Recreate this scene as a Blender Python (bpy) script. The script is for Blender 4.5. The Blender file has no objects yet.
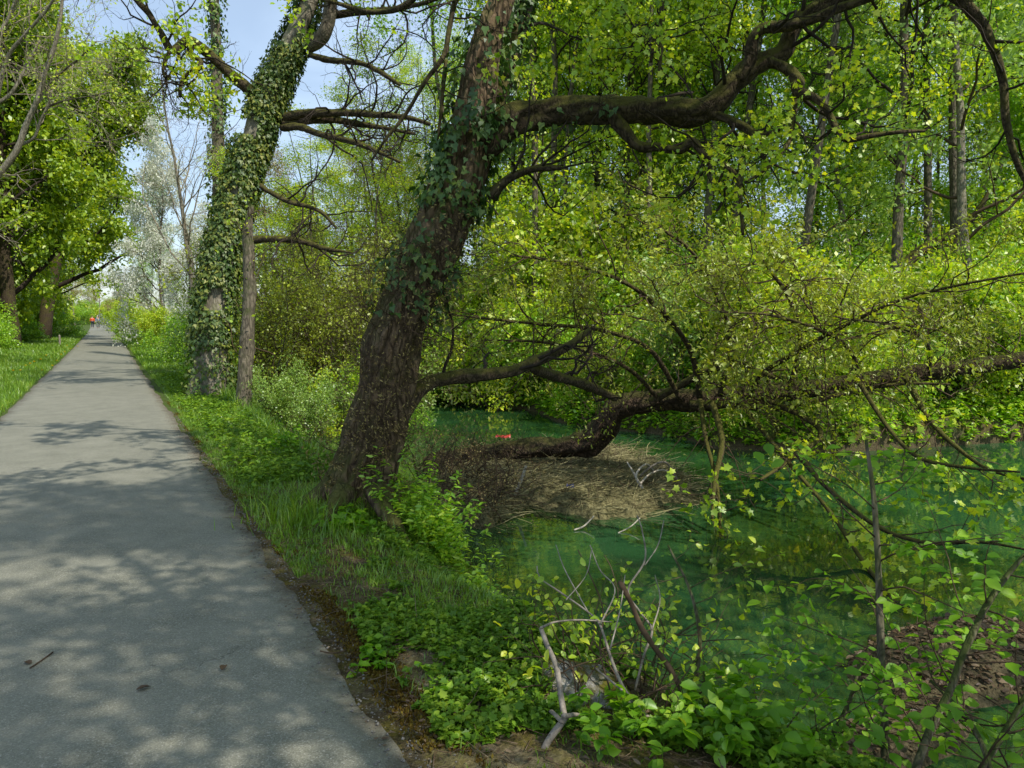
import bpy, math, random
import numpy as np
from mathutils import Vector

rng = np.random.default_rng(11)
random.seed(5)
scene = bpy.context.scene
COL = scene.collection

# ------------------------------------------------------------------ camera
W_, H_ = 1024, 768
F = 740.0
CAM = np.array([0.0, 0.0, 1.6])
YAW = math.atan(405 / 740) ; PITCH = -math.atan(67 / 740)
fwd = np.array([math.sin(YAW) * math.cos(PITCH), math.cos(YAW) * math.cos(PITCH), math.sin(PITCH)])
rgt = np.array([math.cos(YAW), -math.sin(YAW), 0.0])
upv = np.cross(rgt, fwd)
cd = bpy.data.cameras.new('camera')
cam = bpy.data.objects.new('camera', cd); COL.objects.link(cam)
cam.location = CAM
cam.rotation_euler = (math.pi / 2 + PITCH, 0, -YAW)
cd.sensor_width = 36.0; cd.lens = 36.0 * F / W_
cd.clip_start = 0.05; cd.clip_end = 2000
scene.camera = cam

def P(px, py, d):
    """world point at picture position px, py and depth d along the view axis"""
    return CAM + d * (fwd + rgt * (px - W_ / 2) / F - upv * (py - H_ / 2) / F)
def G(px, py, z=0.0):
    r = fwd + rgt * (px - W_ / 2) / F - upv * (py - H_ / 2) / F
    return CAM + r * (z - CAM[2]) / r[2]

def proj(p):
    q = np.asarray(p) - CAM; d = q @ fwd; d = np.where(np.abs(d) < 1e-3, 1e-3, d)
    return W_ / 2 + F * (q @ rgt) / d, H_ / 2 - F * (q @ upv) / d, d
# ------------------------------------------------------------------ noise
_lat = np.random.default_rng(3).random((256, 256))
def vnoise(x, y):
    x = np.asarray(x, float); y = np.asarray(y, float)
    xi = np.floor(x).astype(int); yi = np.floor(y).astype(int)
    fx = x - xi; fy = y - yi
    fx = fx * fx * (3 - 2 * fx); fy = fy * fy * (3 - 2 * fy)
    a = _lat[xi & 255, yi & 255]; b = _lat[(xi + 1) & 255, yi & 255]
    c = _lat[xi & 255, (yi + 1) & 255]; d = _lat[(xi + 1) & 255, (yi + 1) & 255]
    return (a * (1 - fx) + b * fx) * (1 - fy) + (c * (1 - fx) + d * fx) * fy
def fbm(x, y, o=4):
    s = 0; a = 0.5
    for i in range(o):
        s = s + a * vnoise(x * 2 ** i + 17.3 * i, y * 2 ** i + 5.1 * i); a *= 0.5
    return s
def sstep(a, b, x):
    t = np.clip((x - a) / (b - a), 0, 1); return t * t * (3 - 2 * t)

# ------------------------------------------------------------------ terrain
ZW = -0.70
def near_shore(y):
    return 2.85 + 0.16 * np.sin(y * 0.9 + 1.0) + 0.10 * np.sin(y * 2.3) + 0.35 * sstep(4, 1.5, y)
FBY = np.array([-400, -30, 0, 6.4, 7.4, 8.2, 9.5, 12, 16, 25, 60, 120, 400.])
FBX = np.array([60, 60, 40, 26, 15, 11.5, 9.6, 9.3, 9.0, 8.6, 8.6, 8.2, 8.])
def far_shore(y):
    return np.interp(y, FBY, FBX) + 0.3 * np.sin(y * 1.3)
def height(x, y):
    x = np.asarray(x, float); y = np.asarray(y, float)
    s = near_shore(y); f = far_shore(y)
    n = fbm(x * 1.3 + 40, y * 1.3 + 9) - 0.47
    fine = fbm(x * 6 + 4, y * 6 + 31, 3) - 0.44
    offpath = sstep(0.0, 0.5, np.maximum(x - 0.98, -1.6 - x))
    z = offpath * (0.05 * n * 2 + 0.03 * fine + 0.02)
    z = z - 0.08 * sstep(1.3, 2.2, x) * sstep(6, 2, y)
    z = z + 0.5 * sstep(-5.0, -9.0, x)
    down = sstep(s - 1.0, s + 0.15, x)
    z = z - down * 0.85
    z = z - 0.7 * sstep(s + 0.1, s + 1.6, x)
    up = sstep(f - 1.0, f + 0.25, x)
    z = z + up * 1.30
    z = z + 0.5 * sstep(f + 0.2, f + 4, x)
    z = z + (0.14 * n + 0.05 * fine) * sstep(s - 1, s, x)
    # mud bar reaching out of the shallows at the near right
    e = ((x - 5.0) / 1.25) ** 2 + ((y - 2.75) / 0.62) ** 2
    z = np.maximum(z, np.where(e < 2.5, -0.60 - 0.30 * (e - 0.3) + 0.10 * n + 0.05 * fine, -9))
    e = ((x - 3.6) / 0.9) ** 2 + ((y - 2.35) / 0.28) ** 2
    z = np.maximum(z, np.where(e < 2.5, -0.64 - 0.22 * (e - 0.3) + 0.08 * n + 0.05 * fine, -9))
    return z
def ground_at(px, py, it=8):
    z = 0.0
    for _ in range(it):
        p = G(px, py, z); z = 0.5 * z + 0.5 * float(height(p[0], p[1]))
    return np.array([p[0], p[1], float(height(p[0], p[1]))])

# ------------------------------------------------------------------ mesh building
class MB:
    def __init__(s): s.v = []; s.f = []; s.n = 0; s.r = []
    def add(s, v, f, r=None):
        """v (N,3); f list of arrays (K,m) ; r per-face random"""
        v = np.asarray(v, float).reshape(-1, 3)
        if not isinstance(f, list): f = [f]
        for q in f:
            q = np.asarray(q, int); s.f.append(q + s.n)
            s.r.append(np.full(len(q), 0.5) if r is None else np.resize(r, len(q)))
        s.v.append(v); s.n += len(v)
        return s
    def build(s, name, mat, parent=None, loc=None, smooth=True):
        v = np.concatenate(s.v) if s.v else np.zeros((0, 3))
        if loc is None and parent is not None: loc = np.array(parent.location)
        if loc is not None: v = v - np.asarray(loc)
        me = bpy.data.meshes.new(name)
        me.vertices.add(len(v)); me.vertices.foreach_set('co', v.astype(np.float32).ravel())
        li = np.concatenate([q.ravel() for q in s.f]).astype(np.int32)
        lt = np.concatenate([np.full(len(q), q.shape[1]) for q in s.f]).astype(np.int32)
        ls = np.concatenate([[0], np.cumsum(lt)[:-1]]).astype(np.int32)
        me.loops.add(len(li)); me.loops.foreach_set('vertex_index', li)
        me.polygons.add(len(lt)); me.polygons.foreach_set('loop_start', ls)
        at = me.attributes.new('rnd', 'FLOAT', 'FACE')
        at.data.foreach_set('value', np.concatenate(s.r).astype(np.float32))
        me.update(calc_edges=True)
        me.polygons.foreach_set('use_smooth', np.full(len(lt), smooth, dtype=bool))
        me.materials.append(mat)
        o = bpy.data.objects.new(name, me); COL.objects.link(o)
        if parent is not None: o.parent = parent
        elif loc is not None: o.location = loc
        return o

def nrm(a): return a / np.maximum(np.linalg.norm(a, axis=-1, keepdims=True), 1e-9)

def tubes(mb, pts, rad, sides, rough=0.0, flare=None, r=None):
    """pts (B,n,3), rad (B,n): a batch of tapering tubes; transported frames; closed tips"""
    pts = np.asarray(pts, float); rad = np.asarray(rad, float)
    if pts.ndim == 2: pts = pts[None]; rad = rad[None]
    B, n, _ = pts.shape
    if B == 0: return
    T = nrm(np.gradient(pts, axis=1))
    ref = np.where(np.abs(T[:, 0, 2:3]) > 0.9, np.array([[1., 0, 0]]), np.array([[0, 0, 1.]]))
    N = np.empty_like(T); N[:, 0] = nrm(np.cross(T[:, 0], ref))
    for i in range(1, n):
        q = N[:, i - 1] - (N[:, i - 1] * T[:, i]).sum(-1, keepdims=True) * T[:, i]
        N[:, i] = nrm(q)
    Bn = np.cross(T, N)
    a = np.arange(sides) * 2 * math.pi / sides
    ca, sa = np.cos(a), np.sin(a)
    R = rad[:, :, None] * np.ones(sides)
    if rough > 0:
        arc = np.cumsum(np.linalg.norm(np.diff(pts, axis=1, prepend=pts[:, :1]), axis=2), axis=1)
        k = rad.max()
        for b in range(B):
            off = rng.random() * 100
            aa, ss = np.meshgrid(a, arc[b] / k, indexing='xy')
            x1 = np.cos(aa) * 1.5 + off; y1 = np.sin(aa) * 1.5 + ss * 0.5
            m = (fbm(x1 + ss * .3, y1 + 3.0, 3) - 0.44) * 1.5
            # vertical bark ridges
            rid = vnoise(aa / (2 * math.pi) * sides * 0.28 + off + 1.1 * np.sin(ss * 2.1), ss * 1.3 + off)
            fine = vnoise(aa / (2 * math.pi) * sides * .5 + off, ss * 4.0)
            R[b] = R[b] * (1 + rough * (m * 1.4 + (rid - .5) * 0.55 + (fine - .5) * 0.25))
    if flare is not None: R = R * flare
    V = pts[:, :, None] + R[..., None] * (N[:, :, None] * ca[None, None, :, None] + Bn[:, :, None] * sa[None, None, :, None])
    V = V.reshape(-1, 3)
    i = np.arange(n - 1)[:, None]; j = np.arange(sides)[None]
    q = np.stack([i * sides + j, i * sides + (j + 1) % sides, (i + 1) * sides + (j + 1) % sides, (i + 1) * sides + j], -1).reshape(-1, 4)
    fs = (q[None] + (np.arange(B) * n * sides)[:, None, None]).reshape(-1, 4)
    faces = [fs]
    if sides > 3:
        cap = (np.arange(sides) + (n - 1) * sides)[None] + (np.arange(B) * n * sides)[:, None]
        faces.append(cap)
        faces.append((np.arange(sides)[::-1])[None] + (np.arange(B) * n * sides)[:, None])
    if r is not None and len(r) == B:
        rr_ = np.concatenate([np.repeat(r, (n - 1) * sides)] + [r] * (2 * (sides > 3)))
        b0 = mb.n; mb.v.append(V); mb.n += len(V); k0 = 0
        for q in faces: mb.f.append(q + b0); mb.r.append(rr_[k0:k0 + len(q)]); k0 += len(q)
    else: mb.add(V, faces, r)
    return T, N, Bn, R

def spline(spec, n=24, d0=None, d1=None, pix=True):
    """Catmull-Rom through hand points (px,py,width[,depth]) or (x,y,z,r); returns pts (n,3), radii (n)"""
    a = []
    m = len(spec)
    for i, s in enumerate(spec):
        if pix:
            d = s[3] if len(s) > 3 else d0 + (d1 - d0) * i / max(m - 1, 1)
            p = P(s[0], s[1], d); a.append([p[0], p[1], p[2], s[2] * 0.5 * d / F])
        else: a.append(list(s))
    a = np.array(a)
    seg = np.linalg.norm(np.diff(a[:, :3], axis=0), axis=1); t = np.concatenate([[0], np.cumsum(seg)])
    tt = np.linspace(0, t[-1], n)
    out = np.empty((n, 4))
    k = np.clip(np.searchsorted(t, tt, side='right') - 1, 0, m - 2)
    ext = np.vstack([2 * a[0] - a[1], a, 2 * a[-1] - a[-2]])
    u = ((tt - t[k]) / np.maximum(t[k + 1] - t[k], 1e-9))[:, None]
    p0, p1, p2, p3 = ext[k], ext[k + 1], ext[k + 2], ext[k + 3]
    out = 0.5 * (2 * p1 + (p2 - p0) * u + (2 * p0 - 5 * p1 + 4 * p2 - p3) * u ** 2 + (3 * p1 - p0 - 3 * p2 + p3) * u ** 3)
    return out[:, :3], np.maximum(out[:, 3], 0.002)

def grow(S, D, L, R, n=6, wig=0.25, trop=0.0, taper=0.25, rg=None):
    rg = rg or rng
    B = len(S); pts = np.empty((B, n + 1, 3)); pts[:, 0] = S; d = nrm(np.asarray(D, float)); L = np.resize(L, B); R = np.resize(R, B)
    tr = np.array([0, 0, 1.0]) * trop
    drift = rg.normal(size=(B, 3)) * wig * 0.4
    for i in range(n):
        d = nrm(d + rg.normal(size=(B, 3)) * wig + tr + drift)
        pts[:, i + 1] = pts[:, i] + d * (L / n)[:, None]
    t = np.linspace(0, 1, n + 1)[None]
    rad = R[:, None] * (1 - (1 - taper) * t)
    return pts, rad

def spawn(pts, rad, k, ang, length, t0=0.2, t1=1.0, jit=0.35, rfac=0.6, flat=0.0, rg=None, rmin=0.0012, shrink=0.5):
    """k children per parent; returns S,D,L,R"""
    rg = rg or rng
    B, n, _ = pts.shape
    t = (t0 + (t1 - t0) * (np.arange(k)[None] + rg.random((B, k))) / k)
    x = t * (n - 1); i = np.clip(x.astype(int), 0, n - 2); fr = (x - i)[..., None]
    bi = np.arange(B)[:, None]
    p = pts[bi, i] * (1 - fr) + pts[bi, i + 1] * fr
    T = nrm(pts[bi, i + 1] - pts[bi, i])
    r = rad[bi, i] * (1 - fr[..., 0]) + rad[bi, i + 1] * fr[..., 0]
    v = rg.normal(size=(B, k, 3)); v[..., 2] *= (1 - flat)
    v = nrm(v - (v * T).sum(-1, keepdims=True) * T)
    an = ang + rg.normal(size=(B, k, 1)) * 0.2
    D = T * np.cos(an) + v * np.sin(an)
    L = np.resize(length, (B, 1)) * (1 - shrink * (t - t0) / max(t1 - t0, 1e-6)) * (1 + jit * (rg.random((B, k)) * 2 - 1))
    R = np.maximum(r * rfac, rmin)
    return p.reshape(-1, 3), D.reshape(-1, 3), L.ravel(), R.ravel()

# leaf templates: (along, across, up)
RHOMB = (np.array([[0, 0, 0], [.5, .30, .07], [1, 0, -.03], [.5, -.30, .07]]), [np.array([[0, 1, 2, 3]])])
OVAL = (np.array([[0, 0, 0], [.16, .20, .06], [.48, .34, .12], [.80, .22, .03], [1.06, 0, -.16], [.80, -.22, .05], [.48, -.34, .10], [.16, -.20, .06], [.33, 0, -.02], [.68, 0, -.05]]),
        [np.array([[0, 8, 2, 1], [8, 9, 3, 2], [0, 7, 6, 8], [8, 6, 5, 9]]), np.array([[9, 4, 3], [9, 5, 4]])])
LANCE = (np.array([[0, 0, 0], [.3, .17, .05], [.65, .14, .03], [1, 0, -.1], [.65, -.14, .03], [.3, -.17, .05], [.5, 0, -.01]]),
         [np.array([[0, 6, 2, 1], [0, 5, 4, 6]]), np.array([[6, 3, 2], [6, 4, 3]])])
_lob = np.array([[0, 0], [.12, .12], [.08, .42], [.3, .30], [.52, .50], [.62, .24], [1, 0], [.62, -.24], [.52, -.50], [.3, -.30], [.08, -.42], [.12, -.12]])
LOBED = (np.column_stack([_lob, 0.16 * np.abs(_lob[:, 1])]), [np.array([[0, 1, 2, 3], [0, 3, 4, 5], [0, 9, 10, 11], [0, 7, 8, 9]]), np.array([[0, 5, 6], [0, 6, 7]])])
_iv = np.array([[0, 0], [-.08, .3], [.25, .42], [.45, .22], [1, 0], [.45, -.22], [.25, -.42], [-.08, -.3]])
IVY = (np.column_stack([_iv, 0.12 * np.abs(_iv[:, 1])]), [np.array([[0, 1, 2, 3], [0, 5, 6, 7], ]), np.array([[0, 3, 4], [0, 4, 5]])])

def leaves(mb, pos, ldir, normal, size, tpl, rg=None):
    rg = rg or rng
    tv, tf = tpl
    n = len(pos)
    if n == 0: return
    d = nrm(ldir); s = nrm(np.cross(normal, d)); u = np.cross(d, s)
    V = pos[:, None] + size[:, None, None] * (tv[None, :, 0:1] * d[:, None] + tv[None, :, 1:2] * s[:, None] + tv[None, :, 2:3] * u[:, None])
    rv = rg.random(n)
    k = len(tv)
    off = (np.arange(n) * k)[:, None, None]
    base = mb.n
    mb.v.append(V.reshape(-1, 3)); mb.n += n * k
    for q in tf:
        mb.f.append((q[None] + off).reshape(-1, q.shape[1]) + base)
        mb.r.append(np.repeat(rv, len(q)))

def twig_leaves(mb, pts, per, size, tpl=RHOMB, spread=0.05, upn=1.0, droop=0.3, t0=0.15, sj=0.4, rg=None, out=0.9):
    rg = rg or rng
    B, n, _ = pts.shape
    t = t0 + (1 - t0) * rg.random((B, per))
    x = t * (n - 1); i = np.clip(x.astype(int), 0, n - 2); fr = (x - i)[..., None]
    bi = np.arange(B)[:, None]
    p = pts[bi, i] * (1 - fr) + pts[bi, i + 1] * fr
    T = nrm(pts[bi, i + 1] - pts[bi, i])
    v = rg.normal(size=(B, per, 3)); v = nrm(v)
    d = T * 0.6 + v * out + np.array([0, 0, -droop])
    nn = v[..., ::-1] * 1.0 + rg.normal(size=(B, per, 3)) * .5 + np.array([0, 0, upn])
    p = p + rg.normal(size=(B, per, 3)) * spread
    sz = size * (1 + sj * (rg.random((B, per)) * 2 - 1))
    leaves(mb, p.reshape(-1, 3), d.reshape(-1, 3), nn.reshape(-1, 3), sz.ravel(), tpl, rg)

# ------------------------------------------------------------------ object helpers
def tag(o, label=None, cat=None, group=None, kind=None):
    if label: o['label'] = label
    if cat: o['category'] = cat
    if group: o['group'] = group
    if kind: o['kind'] = kind
    return o
def thing(name, label, cat, loc, group=None):
    o = bpy.data.objects.new(name, None); COL.objects.link(o); o.location = tuple(float(c) for c in loc)
    o.empty_display_size = 0.2
    return tag(o, label, cat, group)
def dup(root, loc, rz=0.0, sc=1.0, label=None, group=None, tilt=(0, 0)):
    r = root.copy(); COL.objects.link(r); r.location = tuple(float(c) for c in loc)
    r.rotation_euler = (tilt[0], tilt[1], rz); r.scale = (sc, sc, sc) if np.isscalar(sc) else sc
    if label: r['label'] = label
    if group: r['group'] = group
    for ch in list(root.children):
        c = ch.copy(); COL.objects.link(c); c.parent = r
        for g in ch.children:
            d = g.copy(); COL.objects.link(d); d.parent = c
    return r

# ------------------------------------------------------------------ materials
class NT:
    def __init__(s, name):
        s.m = bpy.data.materials.new(name); s.m.use_nodes = True
        s.t = s.m.node_tree; s.t.nodes.clear()
        s.out = s.t.nodes.new('ShaderNodeOutputMaterial')
    def n(s, typ, **kw):
        nd = s.t.nodes.new('ShaderNode' + typ)
        for k, v in kw.items():
            if k.startswith('i_'):
                nm = k[2:].replace('_', ' ')
                key = int(nm) if nm.isdigit() else nm
                if isinstance(v, bpy.types.NodeSocket): s.t.links.new(v, nd.inputs[key])
                else: nd.inputs[key].default_value = v
            else: setattr(nd, k, v)
        return nd
    def link(s, a, b): s.t.links.new(a, b)
    def ramp(s, fac, stops):
        r = s.n('ValToRGB'); e = r.color_ramp.elements
        while len(e) < len(stops): e.new(0.5)
        for el, (p, c) in zip(e, stops):
            el.position = p; el.color = (*c, 1) if len(c) == 3 else c
        s.link(fac, r.inputs[0]); return r.outputs[0]
    def noise(s, scale, detail=4, rough=0.6, vec=None, dist=0.0):
        nd = s.n('TexNoise'); nd.inputs['Scale'].default_value = scale; nd.inputs['Detail'].default_value = detail
        nd.inputs['Roughness'].default_value = rough; nd.inputs['Distortion'].default_value = dist
        if vec is not None: s.link(vec, nd.inputs['Vector'])
        return nd.outputs['Fac']
    def mix(s, fac, a, b, typ='MIX'):
        nd = s.n('MixRGB', blend_type=typ)
        for k, v in ((0, fac), (1, a), (2, b)):
            if isinstance(v, bpy.types.NodeSocket): s.link(v, nd.inputs[k])
            elif isinstance(v, (tuple, list)): nd.inputs[k].default_value = (*v, 1)
            else: nd.inputs[k].default_value = v
        return nd.outputs[0]
    def math(s, op, a, b=0.0, clamp=False):
        nd = s.n('Math', operation=op, use_clamp=clamp)
        for k, v in ((0, a), (1, b)):
            if isinstance(v, bpy.types.NodeSocket): s.link(v, nd.inputs[k])
            else: nd.inputs[k].default_value = v
        return nd.outputs[0]
    def bump(s, h, strength=0.5, dist=0.02):
        b = s.n('Bump'); b.inputs['Strength'].default_value = strength; b.inputs['Distance'].default_value = dist
        s.link(h, b.inputs['Height']); return b.outputs[0]
    def coord(s, which='Object', scale=None):
        c = s.n('TexCoord').outputs[which]
        if scale is not None:
            m = s.n('Mapping'); m.inputs['Scale'].default_value = scale; s.link(c, m.inputs['Vector']); c = m.outputs[0]
        return c
    def principled(s, color, rough=0.8, normal=None, spec=0.3):
        b = s.n('BsdfPrincipled')
        for k, v in (('Base Color', color), ('Roughness', rough), ('Specular IOR Level', spec)):
            if isinstance(v, bpy.types.NodeSocket): s.link(v, b.inputs[k])
            elif isinstance(v, (tuple, list)): b.inputs[k].default_value = (*v, 1)
            else: b.inputs[k].default_value = v
        if normal is not None: s.link(normal, b.inputs['Normal'])
        s.link(b.outputs[0], s.out.inputs[0]); return b

def leaf_mat(name, stops, trans=0.45, tcol=(1.25, 1.15, 0.45), gloss=0.05, rough=0.45, patch=0.8):
    m = NT(name)
    a = m.n('Attribute', attribute_name='rnd').outputs['Fac']
    geo = m.n('NewGeometry').outputs['Position']
    nz = m.noise(patch, 2, 0.5, geo)
    f = m.math('ADD', m.math('MULTIPLY', a, 0.62), m.math('MULTIPLY_ADD', nz, 0.9, ))
    f = m.math('ADD', m.math('MULTIPLY', a, 0.6), m.math('MULTIPLY', m.math('SUBTRACT', nz, 0.28), 0.85), True)
    col = m.ramp(f, stops)
    d = m.n('BsdfDiffuse'); m.link(col, d.inputs[0])
    t = m.n('BsdfTranslucent'); m.link(m.mix(1.0, col, tcol, 'MULTIPLY'), t.inputs[0])
    mx = m.n('MixShader'); mx.inputs[0].default_value = trans; m.link(d.outputs[0], mx.inputs[1]); m.link(t.outputs[0], mx.inputs[2])
    g = m.n('BsdfGlossy'); g.inputs['Roughness'].default_value = rough; g.inputs[0].default_value = (1, 1, 1, 1)
    m2 = m.n('MixShader'); m2.inputs[0].default_value = gloss; m.link(mx.outputs[0], m2.inputs[1]); m.link(g.outputs[0], m2.inputs[2])
    m.link(m2.outputs[0], m.out.inputs[0]); return m.m

def bark_mat(name, dark, light, moss=None, mossamt=0.5, sc=6.0, stretch=0.18, bump=0.9, bd=0.03):
    m = NT(name)
    c = m.coord('Object', (1, 1, stretch))
    v = m.n('TexVoronoi', feature='DISTANCE_TO_EDGE'); v.inputs['Scale'].default_value = sc * 2.2
    wob = m.noise(sc * 1.2, 3, 0.6, c)
    vm = m.n('VectorMath', operation='ADD'); m.link(c, vm.inputs[0]); cc = m.n('CombineXYZ')
    m.link(m.math('MULTIPLY', wob, 0.25), cc.inputs[0]); m.link(m.math('MULTIPLY', wob, -0.2), cc.inputs[1]); m.link(cc.outputs[0], vm.inputs[1])
    m.link(vm.outputs[0], v.inputs['Vector'])
    fis = m.math('MULTIPLY', v.outputs['Distance'], 3.0, True)
    n1 = m.noise(sc * 3, 6, 0.7, c)
    n2 = m.noise(1.6, 3, 0.6, m.coord('Object'))
    h = m.math('ADD', m.math('MULTIPLY', fis, 0.7), m.math('MULTIPLY', n1, 0.5))
    col = m.ramp(h, [(0.15, dark), (0.75, light)])
    col = m.mix(m.math('MULTIPLY', n2, 0.5), col, tuple(x * 0.5 for x in dark), 'MIX')
    if moss:
        nz = m.n('SeparateXYZ'); m.link(m.n('NewGeometry').outputs['Normal'], nz.inputs[0])
        mo = m.math('ADD', m.math('MULTIPLY', nz.outputs[2], 0.5), m.math('SUBTRACT', m.noise(5, 5, 0.7, m.coord('Object')), 0.5 - 0.35 * mossamt))
        mo = m.math('MULTIPLY', m.math('SUBTRACT', mo, 0.12), 3.0, True)
        col = m.mix(mo, col, moss)
    m.principled(col, 0.9, m.bump(h, bump, bd), 0.15)
    return m.m

def simple_mat(name, c1, c2, sc=20, rough=0.85, bump=0.4, bd=0.005, spec=0.2):
    m = NT(name); c = m.coord('Object'); n = m.noise(sc, 6, 0.65, c)
    m.principled(m.ramp(n, [(0.3, c1), (0.7, c2)]), rough, m.bump(n, bump, bd), spec); return m.m

M = {}
M['spring'] = leaf_mat('spring leaves', [(0.05, (0.157, 0.296, 0.014)), (0.45, (0.413, 0.620, 0.022)), (0.9, (0.800, 0.800, 0.046))], 0.5)
M['green'] = leaf_mat('fresh green leaves', [(0.05, (0.113, 0.270, 0.016)), (0.5, (0.282, 0.541, 0.022)), (0.95, (0.640, 0.800, 0.040))], 0.45)
M['pale'] = leaf_mat('pale green leaves', [(0.05, (0.146, 0.273, 0.042)), (0.5, (0.293, 0.460, 0.070)), (0.95, (0.544, 0.691, 0.126))], 0.45, (1.15, 1.1, 0.6))
M['olive'] = leaf_mat('olive young leaves', [(0.05, (0.169, 0.187, 0.020)), (0.5, (0.339, 0.413, 0.033)), (0.95, (0.611, 0.699, 0.057))], 0.45, (1.2, 1.1, 0.4))
M['beech'] = leaf_mat('dense tree leaves', [(0.05, (0.093, 0.179, 0.007)), (0.5, (0.266, 0.419, 0.012)), (0.95, (0.624, 0.672, 0.022))], 0.42)
M['ivy'] = leaf_mat('ivy leaves', [(0.05, (0.031, 0.076, 0.015)), (0.5, (0.067, 0.148, 0.025)), (0.95, (0.225, 0.297, 0.047))], 0.25, (1.1, 1.1, 0.5), 0.035, 0.5, 2.5)
M['ivylit'] = leaf_mat('ivy leaves painted sunlit', [(0.05, (0.027, 0.078, 0.013)), (0.5, (0.095, 0.156, 0.024)), (0.95, (0.351, 0.351, 0.055))], 0.28, (1.1, 1.1, 0.5), 0.035, 0.5, 2.0)  # lit copy of the ivy: sunlight put into a yellower leaf colour
M['blossom'] = leaf_mat('white blossom', [(0.0, (0.30, 0.38, 0.16)), (0.32, (0.72, 0.74, 0.60)), (0.8, (0.80, 0.80, 0.76))], 0.5, (1.0, 1.0, 0.9), 0.02)
M['near'] = leaf_mat('rounded near leaves', [(0.05, (0.087, 0.223, 0.010)), (0.5, (0.175, 0.383, 0.014)), (0.95, (0.372, 0.582, 0.026))], 0.5, (1.2, 1.2, 0.4), 0.02, 0.5, 3)
M['herb'] = leaf_mat('herb leaves', [(0.05, (0.058, 0.143, 0.010)), (0.5, (0.145, 0.286, 0.016)), (0.95, (0.342, 0.473, 0.032))], 0.4, (1.2, 1.1, 0.5), 0.02, 0.5, 3)
M['grass'] = leaf_mat('grass blades', [(0.05, (0.089, 0.182, 0.015)), (0.5, (0.180, 0.347, 0.022)), (0.95, (0.378, 0.496, 0.062))], 0.4, (1.2, 1.1, 0.5), 0.04, 0.4, 1.5)
M['litter'] = leaf_mat('dry leaf litter', [(0.05, (0.038, 0.021, 0.011)), (0.5, (0.112, 0.068, 0.034)), (0.95, (0.255, 0.188, 0.105))], 0.1, (1, 0.9, 0.7), 0.03, 0.5, 3)
M['browntwig'] = leaf_mat('brown bud scales', [(0.05, (0.110, 0.074, 0.026)), (0.5, (0.253, 0.187, 0.066)), (0.95, (0.444, 0.374, 0.131))], 0.15, (1, 0.9, 0.7), 0.02, 0.5, 3)
M['brownish'] = leaf_mat('brown budding crown', [(0.05, (0.202, 0.151, 0.059)), (0.5, (0.370, 0.302, 0.118)), (0.95, (0.571, 0.487, 0.185))], 0.35, (1.1, 1.0, 0.6), 0.02)
M['oak'] = bark_mat('rough brown bark', (0.024, 0.017, 0.011), (0.26, 0.18, 0.11), (0.085, 0.085, 0.022), 0.35, 7, 0.30, 1.0, 0.03)
M['limb'] = bark_mat('mossy limb bark', (0.018, 0.013, 0.009), (0.12, 0.088, 0.055), (0.085, 0.080, 0.018), 0.45, 9, 0.5, 0.8, 0.012)
M['log'] = bark_mat('dark rotting log bark', (0.014, 0.010, 0.007), (0.115, 0.078, 0.048), (0.055, 0.052, 0.014), 0.05, 8, 0.6, 1.0, 0.02)
M['greybark'] = bark_mat('grey trunk bark', (0.05, 0.042, 0.03), (0.24, 0.20, 0.14), (0.06, 0.075, 0.02), 0.3, 9, 0.2, 0.7, 0.015)
M['palebark'] = bark_mat('pale trunk bark', (0.10, 0.085, 0.06), (0.36, 0.32, 0.24), (0.13, 0.14, 0.05), 0.15, 9, 0.25, 0.5, 0.01)
M['twig'] = simple_mat('thin brown twigs', (0.035, 0.022, 0.013), (0.13, 0.085, 0.05), 14)
M['darktwig'] = simple_mat('thin dark twigs', (0.014, 0.010, 0.008), (0.055, 0.040, 0.026), 14)
M['paletwig'] = simple_mat('pale bare twigs', (0.15, 0.12, 0.08), (0.38, 0.32, 0.23), 14)
M['deadwood'] = simple_mat('weathered grey dead wood', (0.10, 0.085, 0.07), (0.36, 0.31, 0.25), 30, 0.8, 0.5, 0.004)
M['bleached'] = simple_mat('bleached driftwood', (0.30, 0.25, 0.19), (0.60, 0.54, 0.44), 30, 0.8, 0.4, 0.004)
M['redlitter'] = simple_mat('red plastic', (0.50, 0.03, 0.015), (0.62, 0.06, 0.03), 30, 0.4, 0.1, 0.002, 0.5)
M['bluelitter'] = simple_mat('dark blue plastic', (0.015, 0.02, 0.07), (0.03, 0.04, 0.12), 30, 0.4, 0.1, 0.002, 0.5)
M['moss'] = leaf_mat('edge moss', [(0.05, (0.07, 0.04, 0.010)), (0.5, (0.13, 0.085, 0.018)), (0.95, (0.20, 0.17, 0.03))], 0.15, (1, .9, .5), 0.0, .5, 3)
M['grit'] = simple_mat('edge grit', (0.10, 0.09, 0.075), (0.27, 0.25, 0.22), 60)
M['flower'] = simple_mat('yellow petals', (0.70, 0.50, 0.01), (0.80, 0.62, 0.02), 80)
M['whitepaint'] = simple_mat('white post paint', (0.72, 0.72, 0.70), (0.8, 0.8, 0.78), 10)

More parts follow.
